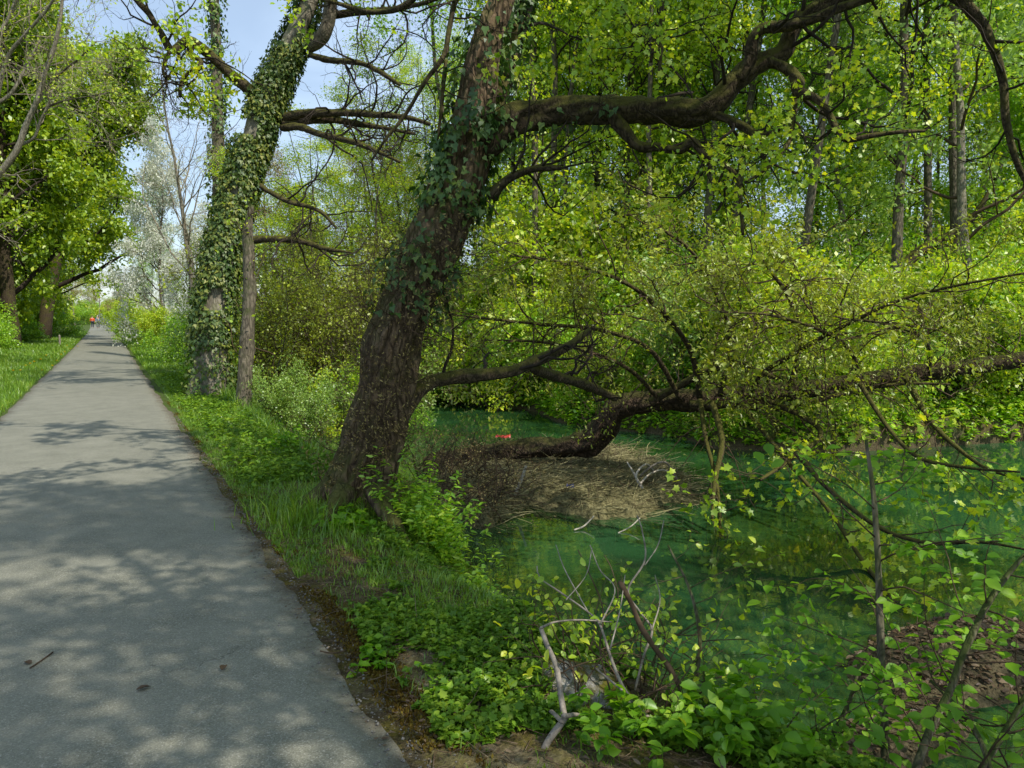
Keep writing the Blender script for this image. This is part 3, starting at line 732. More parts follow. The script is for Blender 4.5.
# leaves gather on some shoots and leave others bare
c = LT[:, -1]; pm = vnoise(c[:, 0] * .9 + 30 + c[:, 2], c[:, 1] * .9 + c[:, 2] * .7) ; qx, qy, qd = proj(c); seen = (qd > 0) & (qy > -60) & (qx > -60) & (qx < 1090)
cut = np.min(np.linalg.norm(c[:, None] - np.concatenate([biglimb[0][::3], tp[::3]])[None], axis=2), axis=1) > .42
bx, by, _b = proj(biglimb[0]); near_l = np.min(np.hypot(qx[:, None] - bx[None], qy[:, None] - by[None]), axis=1) < 26
twig_leaves(cr_, LT[seen & cut & ~near_l & (pm > .66)], 5, .042, LOBED, .03, .8, .35)
twig_leaves(cr_, LT[~seen & (pm > .30)], 9, .075, LOBED, .05, .8, .35)  # fuller leaves out of view, added for the shade they cast
cr_.build('crown', M['spring'], main)
# ivy collar and trunk ivy
iv = MB()
ivy_on(iv, tp, trr, 26000, .058, lambda t, a: np.where((t > .22) & (t < .54), .07 + .75 * (vnoise(t * 26, np.cos(a) * 2 + 5 + np.sin(a)) > .58) * np.exp(-((t - .38) / .12) ** 2), 0), puff=.15)
ivy_on(iv, stem2[0], stem2[1], 5200, .058, lambda t, a: np.where(t < .62, .9 * (vnoise(t * 20, np.cos(a) * 2 + 9) > .36), .1), puff=.09)
ivy_on(iv, biglimb[0], biglimb[1], 900, .055, lambda t, a: np.where(t < .30, .6 * (np.sin(a) > -.4), 0), puff=.05)
iv.build('ivy', M['ivy'], main)
# brown epicormic twigs tufting the trunk
ep = MB(); epl = MB()
def tufts(t0, t1, n, L, r0=.004):
    t = t0 + (t1 - t0) * rng.random(n); x = t * 149; i = x.astype(int); p = tp[i]; r = trr[i]
    v = nrm(rng.normal(size=(n, 3)) + np.array([-.1, -.5, .2])); v[:, 2] *= .6; v = nrm(v)
    S = p + v * r[:, None] * .95
    q, rr = grow(S, v + np.array([0, 0, .15]), L * (.4 + rng.random(n)), np.full(n, r0), 6, .28, .05)
    tubes(ep, q, rr, 4)
    S, D, LL, R = spawn(q, rr, 4, .8, L * .5, .2, 1); q2, r2 = grow(S, D, LL, R, 4, .3); tubes(ep, q2, r2, 3)
    S, D, LL, R = spawn(q2, r2, 3, .8, L * .25, .2, 1); q3, r3 = grow(S, D, LL, R, 3, .3); tubes(ep, q3, r3, 3)
    twig_leaves(epl, q3[::2], 3, .026, LANCE, .015, .3, .1)
tufts(.20, .31, 120, .60, .0035); tufts(.08, .20, 130, .38, .003); tufts(.03, .10, 60, .16, .003)
ep.build('dead_twigs', M['twig'], main); epl.build('dry_leaves', M['browntwig'], main)

# ---- ivy-clad tree beside the path
base = ground_at(212, 396)
DI = 14.9
ivt = thing('ivy_tree', 'leaning tree thickly clad in ivy at the path edge, pale bark bare at its foot', 'tree', base)
lim2 = []
p, r = spline([(208, 408, 45.4), (210, 388, 37.0), (211, 360, 31.9), (212, 330, 30.2), (217, 290, 29.4), (224, 250, 28.6), (234, 210, 25.2), (246, 165, 24.4), (258, 128, 26.0), (268, 100, 26.0), (284, 62, 22.7), (299, 28, 18.5), (310, 0, 16.0), (322, -50, 13.4), (345, -120, 10.9), (350, -200, 6.7)], 120, DI, DI)
mb = MB(); fl = 1 + np.exp(-np.linspace(0, 1, 120)[:, None] * 20) * (.2 * np.sin(np.arange(32) * 2 * math.pi / 32 * 4))[None]
tubes(mb, p, r, 32, .22, fl[None]); mb.build('trunk', M['palebark'], ivt)
add_limb([(268, 110, 14), (255, 96, 12), (240, 82, 11), (226, 70, 10), (212, 57, 10), (197, 45, 10), (188, 41, 10), (178, 48, 9), (171, 50, 8), (165, 40, 7), (157, 27, 6), (148, 12, 6), (138, 2, 5), (120, -20, 3)], DI, DI - 1.2, ivt, lst=lim2)
add_limb([(193, 44, 6), (190, 55, 5), (200, 60, 5), (199, 68, 5), (187, 74, 4), (181, 84, 4), (180, 97, 3)], DI - .5, DI - .8, ivt, lst=lim2, n=30)
add_limb([(171, 50, 4), (166, 58, 4), (163, 70, 3), (165, 78, 2)], DI - .8, DI - .9, ivt, lst=lim2, n=20)
add_limb([(308, 46, 14), (318, 40, 14), (326, 30, 13), (330, 12, 12), (334, -10, 10), (345, -60, 7)], DI, DI - .5, ivt, lst=lim2, mat='greybark')
add_limb([(283, 118, 10), (300, 114, 9), (325, 113, 8), (355, 113, 7), (380, 115, 6), (405, 117, 5), (430, 124, 4)], DI, DI - 1, ivt, lst=lim2)
add_limb([(283, 124, 8), (305, 121, 7), (335, 120, 7), (360, 124, 6), (385, 128, 4), (415, 134, 3)], DI, DI - .3, ivt, lst=lim2)
add_limb([(283, 128, 8), (300, 127, 7), (320, 134, 6), (345, 140, 6), (370, 148, 5), (400, 162, 3)], DI, DI - 1.4, ivt, lst=lim2)
add_limb([(258, 184, 6), (270, 192, 5), (290, 202, 5), (310, 207, 4), (325, 215, 4), (336, 228, 2)], DI, DI - .5, ivt, lst=lim2)
add_limb([(250, 240, 8), (275, 239, 7), (300, 241, 6), (320, 247, 5), (332, 250, 4), (350, 252, 2)], DI, DI - 1, ivt, lst=lim2)
add_limb([(310, 55, 6), (330, 60, 6), (360, 63, 5), (380, 72, 5), (400, 85, 3)], DI, DI - 1, ivt, lst=lim2)
add_limb([(330, 15, 8), (360, 12, 7), (390, 10, 6), (420, 4, 4), (440, -2, 3)], DI, DI - 1, ivt, lst=lim2)
add_limb([(345, -120, 10), (280, -150, 8), (210, -130, 7), (160, -60, 4)], DI, DI - 2, ivt, lst=lim2)
add_limb([(340, -100, 10), (400, -130, 8), (450, -100, 6), (480, -60, 3)], DI, DI - 1, ivt, lst=lim2)
for s in ([(345, -120, 10), (430, -260, 8), (540, -330, 5)], [(350, -200, 9), (300, -330, 7), (220, -420, 4)], [(348, -160, 10), (400, -330, 8), (470, -470, 5)], [(330, -60, 10), (420, -200, 8), (560, -230, 5)]):  # high unseen limbs added for more shade along the path
    add_limb(s, DI, DI - 3, ivt, lst=lim2)
lp, lr = concat_limbs(lim2)
tw = MB()
lv = branch_out(tw, lp, lr, [dict(k=9, ang=.9, len=1.5, n=8, wig=.25, trop=.06, rf=.45, rmax=.025, sides=5, t0=.3), dict(k=5, ang=.8, len=.75, n=6, wig=.28, rmax=.010), dict(k=4, ang=.7, len=.35, n=4, wig=.28, rmax=.006, sides=3, rmin=.003)])
tw.build('twigs', M['darktwig'], ivt)
LT = lv[-1][0]; c = LT[:, -1]
pm = vnoise(c[:, 0] * .55 + 30 + c[:, 2] * .3, c[:, 1] * .55 + c[:, 2] * .5)
k = ((pm > .55) & (c[:, 2] > 5.2)) | (c[:, 2] > 8.4)
cr_ = MB(); twig_leaves(cr_, LT[k], 8, .10, RHOMB, .06, .8, .3); cr_.build('crown', M['spring'], ivt)
iv = MB()
ivy_on(iv, p, r, 48000, .070, lambda t, a: np.where((t > .10) & (t < .80), .85 * (vnoise(t * 18, np.cos(a) * 2 + 4) > (.10 + .55 * np.clip((t - .42) * 2.4, 0, 1) + .20 * (np.sin(a) < 0) * (t > .34))), .25 * (t < .12)), puff=.14)
iv.build('ivy', M['ivylit'], ivt)

# thin ivied stem rising behind it, and the dark bare stem at its right
b2 = ground_at(226, 392); DD = float((b2 - CAM) @ fwd)
st = thing('ivy_pole_tree', 'slim straight ivy-covered tree rising behind the leaning ivy-clad tree', 'tree', b2)
p2, r2 = spline([(226, 395, 16), (223, 300, 15), (221, 240, 14), (219, 190, 13), (218, 140, 12), (217, 90, 11), (216, 40, 10), (214, -10, 9), (216, -80, 6)], 60, DD, DD)
mb = MB(); tubes(mb, p2, r2, 12, .15); mb.build('trunk', M['greybark'], st)
tw = MB(); q = np.linspace(0, 59, 24).astype(int)
lv2 = branch_out(tw, p2[q][None], r2[q][None], [dict(k=26, ang=.8, len=1.1, n=8, wig=.25, trop=.12, rmax=.02, sides=5, t0=.35), dict(k=5, ang=.7, len=.5, n=5, wig=.28, rmax=.008, rmin=.003)])
tw.build('twigs', M['darktwig'], st)
iv = MB(); ivy_on(iv, p2, r2, 6000, .11, lambda t, a: .25 + .7 * (vnoise(t * 26, np.cos(a) + 4) > .42), puff=.20)
c = lv2[0][0][::3]
twig_leaves(iv, c, 16, .08, IVY, .06, .5, .6, t0=0.0)
iv.build('ivy', M['ivy'], st)
b3 = ground_at(246, 409); DD = float((b3 - CAM) @ fwd)
st = thing('bare_stem_tree', 'slim brown bare-stemmed tree right of the ivy-clad tree, its bark flaky', 'tree', b3)
p2, r2 = spline([(244, 418, 20), (244, 395, 15), (247, 350, 14), (249, 300, 13), (249, 255, 12), (248, 228, 9), (252, 205, 4)], 60, DD, DD)
mb = MB(); tubes(mb, p2, r2, 14, .25); mb.build('trunk', M['greybark'], st)
tw = MB(); lv2 = branch_out(tw, p2[q][None], r2[q][None], [dict(k=14, ang=.9, len=1.0, n=8, wig=.25, trop=.06, rmax=.012, sides=4, t0=.2), dict(k=5, ang=.7, len=.5, n=5, wig=.28, rmax=.006, rmin=.003)])
tw.build('twigs', M['twig'], st)
cr_ = MB(); twig_leaves(cr_, lv2[-1][0], 3, .06, RHOMB, .05); cr_.build('crown', M['spring'], st)

# ---- fallen tree across the river with its upright olive shoots
lim3 = []
fb = P(505, 452, 11.2)
ft = thing('fallen_tree', 'fallen mossy tree lying low across the green river, olive young shoots rising from it', 'tree', fb)
fp = add_limb([(425, 462, 10.3), (460, 456, 14.6), (500, 451, 18.1), (535, 448, 19.8), (565, 447, 20.6), (590, 441, 25.8), (604, 427, 26.7), (615, 411, 24.1), (635, 403, 23.2), (665, 401, 22.4), (700, 400, 21.5), (740, 396, 19.8), (790, 391, 18.9), (840, 385, 17.2), (900, 376, 16.3), (950, 369, 15.5), (1000, 362, 14.6), (1060, 352, 12.9), (1130, 340, 8.6)], 11.4, 9.0, ft, 'trunk', 'log', 40, .36, 200, lim3)
add_limb([(690, 404, 8.2), (730, 405, 7.5), (770, 408, 6.1), (800, 404, 5.4), (850, 392, 4.8), (900, 384, 3.4), (950, 384, 2.0)], 9.6, 8.6, ft, lst=lim3)
add_limb([(650, 402, 7.5), (690, 380, 6.8), (720, 366, 7.5), (740, 362, 6.1), (755, 370, 4.8), (775, 378, 3.4)], 10, 9, ft, lst=lim3)
add_limb([(750, 395, 6.1), (765, 372, 5.4), (800, 350, 4.8), (840, 328, 4.1), (900, 300, 3.4), (960, 285, 2.7), (1030, 272, 2.0)], 9.6, 7.5, ft, lst=lim3)
add_limb([(700, 398, 6.1), (690, 350, 5.4), (660, 310, 4.8), (620, 280, 4.1), (560, 262, 3.4), (510, 255, 2.0)], 9.8, 8.6, ft, lst=lim3)
add_limb([(680, 398, 5.4), (650, 350, 4.8), (600, 330, 4.1), (550, 325, 3.4), (500, 320, 2.7), (455, 315, 1.4)], 9.8, 7.8, ft, lst=lim3)
add_limb([(720, 396, 5.4), (730, 340, 4.8), (715, 290, 4.1), (690, 250, 3.4), (655, 225, 2.0)], 9.6, 8.6, ft, lst=lim3)
add_limb([(790, 390, 5.4), (800, 340, 4.8), (790, 300, 4.1), (770, 270, 3.4), (750, 240, 2.0)], 9.5, 8.4, ft, lst=lim3)
add_limb([(860, 380, 4.8), (850, 350, 4.1), (820, 330, 3.4), (770, 315, 2.7), (720, 312, 1.4)], 9.4, 7.6, ft, lst=lim3)
add_limb([(660, 400, 4.8), (630, 370, 4.1), (590, 352, 3.4), (540, 342, 2.7), (480, 340, 1.4)], 10, 8.0, ft, lst=lim3)
add_limb([(930, 372, 4.8), (925, 340, 4.1), (890, 325, 3.4), (840, 318, 2.0)], 9.3, 8.0, ft, lst=lim3)
# drooping shoots toward the water
dr = []
add_limb([(735, 396, 5), (770, 440, 4.5), (795, 470, 4), (830, 512, 4), (862, 560, 4), (885, 590, 3), (910, 625, 2)], 9.4, 5.6, ft, lst=dr)
add_limb([(795, 452, 5), (830, 490, 5), (880, 528, 4), (930, 543, 4), (980, 542, 3), (1040, 552, 2)], 7.0, 5.6, ft, lst=dr, n=40)
add_limb([(700, 400, 5), (706, 440, 4), (716, 480, 4), (720, 530, 3), (716, 590, 2)], 9.0, 7.4, ft, lst=dr, n=40)
add_limb([(712, 402, 7), (722, 440, 6), (715, 480, 5), (712, 520, 3)], 8.8, 7.8, ft, lst=dr, n=30)
add_limb([(760, 396, 5), (820, 430, 5), (790, 460, 4), (760, 480, 3)], 9.0, 8.0, ft, lst=dr, n=30)
add_limb([(905, 376, 6), (930, 420, 5), (960, 450, 4), (990, 470, 3), (1030, 480, 2)], 8.6, 6.6, ft, lst=dr, n=30)
add_limb([(860, 384, 5), (890, 430, 4), (920, 458, 4), (970, 468, 3), (1020, 472, 2)], 8.2, 6.4, ft, lst=dr, n=30)
tw = MB()
lp, lr = concat_limbs(lim3[1:])
lv = branch_out(tw, lp, lr, [dict(k=15, ang=.9, len=1.3, n=8, wig=.24, trop=.0, rf=.6, rmax=.012, sides=4, t0=.30, flat=.5), dict(k=6, ang=.75, len=.55, n=5, wig=.26, rmax=.005, flat=.4), dict(k=4, ang=.7, len=.26, n=4, wig=.28, rmax=.003, sides=3, rmin=.0022)])
lvt = branch_out(tw, lim3[0][0][None], lim3[0][1][None], [dict(k=26, ang=1.2, len=1.1, n=8, wig=.25, trop=.10, rf=.15, rmax=.010, sides=4, t0=.3), dict(k=6, ang=.75, len=.55, n=5, wig=.26, rmax=.005), dict(k=4, ang=.7, len=.26, n=4, wig=.28, rmax=.003, sides=3, rmin=.0022)])
lp, lr = concat_limbs(dr)
lvd = branch_out(tw, lp, lr, [dict(k=10, ang=.9, len=.8, n=7, wig=.26, trop=-.06, rf=.5, rmax=.006, sides=4, t0=.15), dict(k=4, ang=.8, len=.35, n=4, wig=.28, rmax=.003, sides=3, rmin=.0016)])
tw.build('twigs', M['twig'], ft)
cr_ = MB()
twig_leaves(cr_, lv[-1][0], 6, .046, LANCE, .03, .9, .2, sj=.7)
c = lv[-1][0][:, -1]; pm = vnoise(c[:, 0] * 1.1 + 3, c[:, 1] * 1.1 + c[:, 2]); twig_leaves(cr_, lv[-1][0][pm > .72], 2, .060, LOBED, .04, .9, .3, sj=.6)
twig_leaves(cr_, lvt[-1][0], 3, .046, LANCE, .03, .9, .2)
cr_.build('crown', M['olive'], ft)
dl = MB(); c = lvd[-1][0]; pm = vnoise(c[:, -1, 0] * 1.3, c[:, -1, 1] * 1.3 + c[:, -1, 2])
twig_leaves(dl, c[pm > .40], 4, .075, LOBED, .03, 1.0, .25); dl.build('drooping_leaves', M['spring'], ft)

# ================================================================== tree kinds for the woods
def make_tree(name, label, cat, h, r, trunk_wig, n1, len1, t0, ang, per, lsize, leafm, barkm, twigm, seed, trop=.08, lv2=(6, .45), lv3=(5, .45), group=None, multi=1, keep=1.0, spread=.08, sides=10, shrink=.55, tpl=RHOMB, upn=.8, leanv=0.0):
    rg = np.random.default_rng(seed)
    t = thing(name, label, cat, (0, 0, 0), group)
    S = np.zeros((multi, 3)); 
    if multi > 1: S[:, :2] = rg.normal(size=(multi, 2)) * .12 * h * .5
    D = np.stack([rg.normal(size=multi) * (.05 + .28 * (multi > 1)) + leanv, rg.normal(size=multi) * (.05 + .28 * (multi > 1)), np.ones(multi)], -1)
    S[:, 2] = -.25
    pts, rad = grow(S, D, h * (1 if multi == 1 else (.6 + .4 * rg.random(multi))), np.full(multi, r), 14, trunk_wig, .10, .12, rg)
    mb = MB(); tubes(mb, pts, rad, sides, .10); mb.build('trunk' if multi == 1 else 'stems', M[barkm], t)
    tw = MB()
    lv = branch_out(tw, pts, rad, [dict(k=n1, ang=ang, len=len1, n=8, wig=.2, trop=trop, rf=.45, sides=5, t0=t0, rmax=r * .5, shrink=shrink, rmin=.006),
                                   dict(k=lv2[0], ang=.8, len=len1 * lv2[1], n=5, wig=.24, trop=.02, rmax=.02, rmin=.005, sides=4), dict(k=lv3[0], ang=.8, len=len1 * lv2[1] * lv3[1], n=4, wig=.25, rmax=.008, rmin=.004, sides=3)], rg)
    tw.build('branches', M[twigm], t)
    if per:
        LT = lv[-1][0]; LT = LT[rg.random(len(LT)) < keep]
        c = MB(); twig_leaves(c, LT, per, lsize, tpl, spread, upn, .3, rg=rg); c.build('crown', M[leafm], t)
    return t
used = {}
def plant(proto, loc, rz, sc=1.0, label=None, group=None, tilt=(0, 0)):
    z = height(loc[0], loc[1]) if len(loc) < 3 else loc[2]
    loc = (float(loc[0]), float(loc[1]), float(z))
    if proto.name not in used:
        used[proto.name] = 1
        proto.location = loc; proto.rotation_euler = (tilt[0], tilt[1], rz); proto.scale = (sc, sc, sc) if np.isscalar(sc) else sc
        if label: proto['label'] = label
        if group: proto['group'] = group
        return proto
    return dup(proto, loc, rz, sc, label, group, tilt)

FT = [make_tree('forest_tree', None, 'tree', 19, .135, .035, 26, 3.6, .22, 1.0, 24, 0.105, 'spring', 'greybark', 'darktwig', 101, lv2=(6, .42), lv3=(5, .5), spread=.16),
      make_tree('forest_tree', None, 'tree', 21, .125, .05, 22, 3.2, .32, .9, 24, 0.105, 'green', 'greybark', 'darktwig', 102, lv2=(6, .42), lv3=(5, .5), spread=.16),
      make_tree('forest_tree', None, 'tree', 17, .11, .06, 24, 3.0, .18, 1.0, 24, 0.115, 'pale', 'palebark', 'twig', 103, lv2=(6, .42), lv3=(5, .5), spread=.16)]
FT.append(make_tree('forest_tree', None, 'tree', 18, .095, .04, 18, 2.6, .12, .9, 14, .10, 'spring', 'greybark', 'darktwig', 104, lv2=(6, .42), lv3=(5, .5), spread=.16))
FT.append(make_tree('forest_tree', None, 'tree', 11, .08, .06, 22, 2.4, .10, .9, 22, .095, 'green', 'greybark', 'darktwig', 105, lv2=(6, .42), lv3=(5, .5), spread=.14))
BU = [make_tree('river_shrub', None, 'shrub', 3.2, .03, .12, 9, 1.3, .1, .8, 14, 0.090, 'spring', 'greybark', 'twig', 201, multi=9, lv2=(4, .5), lv3=(4, .5), spread=.09, sides=5),
      make_tree('river_shrub', None, 'shrub', 2.8, .03, .14, 9, 1.3, .1, .9, 14, 0.085, 'green', 'greybark', 'twig', 202, multi=9, lv2=(4, .5), lv3=(4, .5), spread=.09, sides=5),
      make_tree('river_shrub', None, 'shrub', 3.6, .03, .12, 8, 1.2, .2, .7, 8, 0.080, 'pale', 'greybark', 'twig', 203, multi=8, lv2=(4, .5), lv3=(4, .5), spread=.08, sides=5),
      make_tree('river_shrub', None, 'shrub', 4.2, .03, .10, 8, 1.2, .2, .7, 6, 0.060, 'olive', 'greybark', 'twig', 204, multi=9, lv2=(4, .5), lv3=(4, .5), spread=.07, sides=5)]
BE = [make_tree('dense_tree', None, 'tree', 18, .42, .04, 38, 5.6, .15, 1.1, 48, 0.240, 'beech', 'limb', 'darktwig', 301, lv2=(7, .42), lv3=(5, .5), spread=.22, trop=.05, sides=16),
      make_tree('dense_tree', None, 'tree', 16, .40, .04, 36, 5.2, .11, 1.1, 48, 0.240, 'beech', 'limb', 'darktwig', 302, lv2=(7, .42), lv3=(5, .5), spread=.22, trop=.04, sides=16)]
BR = [make_tree('budding_tree', None, 'tree', 13, .13, .06, 22, 3.0, .2, .8, 12, .09, 'brownish', 'palebark', 'twig', 401, lv2=(6, .45), lv3=(5, .5), spread=.10, trop=.12),
      make_tree('budding_tree', None, 'tree', 10, .09, .08, 20, 2.6, .15, .8, 14, .08, 'olive', 'greybark', 'twig', 402, lv2=(6, .45), lv3=(5, .5), spread=.10, trop=.12)]
BL = make_tree('blossom_tree', None, 'tree', 8.6, .11, .07, 24, 2.6, .15, .85, 30, .10, 'blossom', 'greybark', 'twig', 501, lv2=(6, .45), lv3=(5, .5), spread=.12, trop=.12)
BA = make_tree('bare_tree', None, 'tree', 9.4, .11, .05, 18, 2.8, .35, .6, 0, .1, 'olive', 'palebark', 'paletwig', 502, lv2=(6, .5), lv3=(5, .5), trop=.12)

# ------------------------------------------------------------------ far bank forest
def at_depth(px, d, dz=0):
    """ground position under picture column px at view depth d"""
    p = P(px, 384, d); return (float(p[0]), float(p[1]))
R2 = lambda: float(rng.random() * 6.28)
# bush belt along the far waterline
gB = 'green shrubs along the far waterline'
labB = ['bright yellow-green leafy shrub on the far waterline', 'fresh green rounded shrub on the far waterline', 'loose pale green shrub on the far waterline', 'olive thin-leaved shrub on the far waterline']
sy = [7.0, 7.6, 8.1, 9.0, 10.2, 11.5, 13, 14.5, 16, 18, 20, 22.5, 25, 28, 32, 36]
for i, yy in enumerate(sy):
    for j in range(2):
        fx = float(far_shore(yy)) + .15 + j * 1.7 + .5 * rng.random()
        k = int(rng.choice([0, 0, 1, 1, 2]))
        plant(BU[k], (fx, yy + rng.random()), R2(), .5 + .6 * rng.random(), labB[k], gB)
for px, d in ((840, 14.5), (900, 14.8), (960, 15), (1010, 14.5), (880, 17.5), (940, 17), (1000, 17.5), (1050, 16.5), (1075, 14)):
    k = int(rng.choice([0, 1])); plant(BU[k], at_depth(px, d), R2(), .6 + .5 * rng.random(), labB[k], gB)
# tall trunks one can tell apart
tall = [(795, 17.5, 1, .95, 'tall dark straight-trunked tree directly above the pale leaning snag'),
        (890, 16.5, 0, 1.0, 'stout dark tree whose trunk stands in a gap of blue sky'),
        (917, 18.5, 1, .95, 'slim tree just right of the stout dark trunk on the far bank'),
        (980, 15.5, 2, 1.0, 'pale straight-trunked tree on the far bank near the picture edge'),
        (962, 18, 1, .9, 'thin dark tree just left of the pale straight trunk'),
        (1004, 19, 1, 1.0, 'thin dark tree just right of the pale straight trunk'),
        (858, 21, 2, .9, 'slender pale tree left of the stout dark trunk on the far bank'),
        (700, 19, 0, .9, 'yellow-green tree behind the tip of the big mossy limb'),
        (722, 20, 1, 1.0, 'fresh green tree above the drooping twigs of the mossy limb'),
        (620, 21, 0, .95, 'bright spring-green tree seen under the big mossy limb'),
        (560, 22, 1, .95, 'green tree right behind the leaning trunk on the far bank'),
        (590, 24, 0, 1.0, 'bright spring-green tree nearest the leaning trunk across the water'),
        (525, 25, 0, 1.0, 'spring-green tree half hidden by the leaning trunk'), (650, 24, 1, 1.0, 'fresh green tree behind the drooping side branch of the big limb')]
for px, d, k, s, lab in tall: plant(FT[k], at_depth(px, d), R2(), s, lab, 'tall trees on the far bank')
labF = ['yellow-green tree deep in the far bank wood', 'fresh green tree deep in the far bank wood', 'pale green tree deep in the far bank wood']
for d, n, lo, hi in ((25, 6, 540, 1060), (32, 7, 480, 1080), (42, 9, 450, 1100)):
    for px in np.linspace(lo, hi, n):
        if 745 < px < 845 or (d > 30 and 860 < px < 960): continue
        k = int(rng.choice([0, 0, 1, 1, 2])); plant(FT[k], at_depth(px + rng.normal() * 14, d + rng.normal() * 1.5), R2(), .8 + .35 * rng.random(), labF[k], 'trees deep in the far bank wood')
for d, n, lo, hi in ((20, 9, 560, 1080), (26, 10, 500, 1080), (34, 10, 470, 1080)):
    for px in np.linspace(lo, hi, n):
        k = int(rng.choice([0, 1, 1])); plant(BU[k], at_depth(px + rng.normal() * 12, d + rng.normal()), R2(), 1.2 + .5 * rng.random(), ['yellow-green understorey shrub inside the far bank wood', 'fresh green understorey shrub inside the far bank wood'][k], 'understorey shrubs in the far bank wood')
for i in range(28):
    px = 500 + 570 * (i + .5) / 28 + rng.normal() * 8; d = 18.5 + 16 * rng.random()
    if 775 < px < 815: continue
    plant(FT[3], at_depth(px, d), R2(), .85 + .3 * rng.random(), 'slim airy young tree with a thin straight trunk in the far bank wood', 'slim trees in the far bank wood')
for i in range(13):
    px = 490 + 580 * (i + .5) / 13 + rng.normal() * 8; d = 20 + 14 * rng.random()
    if 775 < px < 815: continue
    plant(FT[4], at_depth(px, d), R2(), .75 + .4 * rng.random(), 'low fresh green tree leafy to the ground in the far bank wood', 'low trees in the far bank wood')
# pale snag
b = at_depth(795, 13.6); bz = float(height(*b))
sn = thing('broken_snag', 'pale bare broken snag leaning over the far waterline', 'dead tree', (*b, bz))
mb = MB(); p, r = spline([(783, 372, 10), (788, 330, 9), (796, 300, 9), (806, 280, 8), (820, 258, 6)], 40, 13.6, 13.2); tubes(mb, p, r, 12, .25); mb.build('trunk', M['bleached'], sn)
mb = MB(); p, r = spline([(802, 290, 6), (815, 285, 4), (828, 291, 3), (834, 300, 2)], 16, 13.4, 13.2); tubes(mb, p, r, 8, .2); mb.build('branch', M['bleached'], sn)
# leaning stem behind the stout trunk
b = at_depth(890, 17.5); bz = float(height(*b))
sn = thing('curved_tree', 'dark curved stem leaning right across the blue gap from the stout dark trunk', 'tree', (*b, bz))
mb = MB(); p, r = spline([(890, 330, 12), (893, 295, 12), (903, 268, 11), (925, 248, 10), (950, 235, 8), (975, 215, 6), (990, 190, 4)], 50, 17.5, 17.5); tubes(mb, p, r, 12, .15); mb.build('trunk', M['limb'], sn)
tw = MB(); q = np.linspace(0, 49, 24).astype(int); lv2 = branch_out(tw, p[q][None], r[q][None], [dict(k=10, ang=.8, len=1.4, n=7, wig=.25, rmax=.02, t0=.4), dict(k=5, ang=.7, len=.6, n=5, wig=.25, rmax=.008, rmin=.004)])
tw.build('branches', M['darktwig'], sn); c = MB(); twig_leaves(c, lv2[-1][0], 5, .11, RHOMB, .08); c.build('crown', M['green'], sn)

# ------------------------------------------------------------------ middle distance left of the leaning tree
mid = [(282, 13.5, 2, .45), (312, 13.5, 2, .42), (338, 15.5, 2, .6), (352, 15, 0, .7), (270, 17, 3, .85), (300, 19, 3, 1.0), (345, 19.5, 2, .95), (375, 16, 1, .7), (400, 18, 2, .8), (325, 24, 3, 1.1), (285, 26, 2, 1.1), (365, 26, 0, 1.1), (410, 26, 2, 1.2), (440, 23, 0, 1.1), (470, 20, 1, 1.0), (505, 19, 0, 1.0), (540, 21, 1, 1.0)]
lm = ['yellow-green young shrub behind the leaning tree', 'fresh green shrub behind the leaning tree', 'pale thin shrub between the ivy-clad and the leaning tree', 'olive twiggy shrub between the ivy-clad and the leaning tree']
for px, d, k, s in mid: plant(BU[k], at_depth(px, d), R2(), s, lm[k], 'shrubs between the two big trees')
for px, d, s in ((268, 22, .42), (292, 24, .46), (318, 22, .42), (342, 25, .5), (368, 23, .5), (392, 24, .55), (280, 33, .55), (330, 34, .6), (380, 33, .65), (415, 27, .6)):
    plant(FT[3], at_depth(px, d), R2(), (s * 1.5, s * 1.5, s), 'low airy yellow-green tree in the thicket between the two big trees', 'thicket between the two big trees')
for px, d, s in ((275, 18, 1.25), (308, 20, 1.4), (335, 17.5, 1.2), (362, 21, 1.5), (390, 20, 1.4)):
    plant(BU[3], at_depth(px, d), R2(), s, lm[3], 'shrubs between the two big trees')
for i, (px, d, k, s) in enumerate([(275, 30, 0, .75), (300, 34, 1, .95), (325, 29, 1, .85), (350, 36, 0, .75), (380, 31, 1, .9), (405, 37, 0, .8), (262, 38, 1, .9), (430, 33, 1, 1.0), (300, 46, 0, .85), (340, 50, 1, 1.0), (380, 48, 0, .9), (415, 52, 0, .95), (450, 44, 1, 1.1)]):
    plant(BR[k], at_depth(px, d), R2(), s, ['brown budding tree in the thicket behind the river bend', 'olive budding tree in the thicket behind the river bend'][k], 'budding trees behind the river bend')
for px, d, k, s in ((360, 40, 0, .6), (395, 43, 2, .62), (440, 40, 0, .7), (480, 38, 0, .8), (520, 40, 0, .85), (330, 60, 2, .6), (290, 62, 2, .55)):
    plant(FT[k], at_depth(px, d), R2(), s, labF[k].replace('deep in the far bank wood', 'beyond the river bend'), 'leafy trees beyond the river bend')

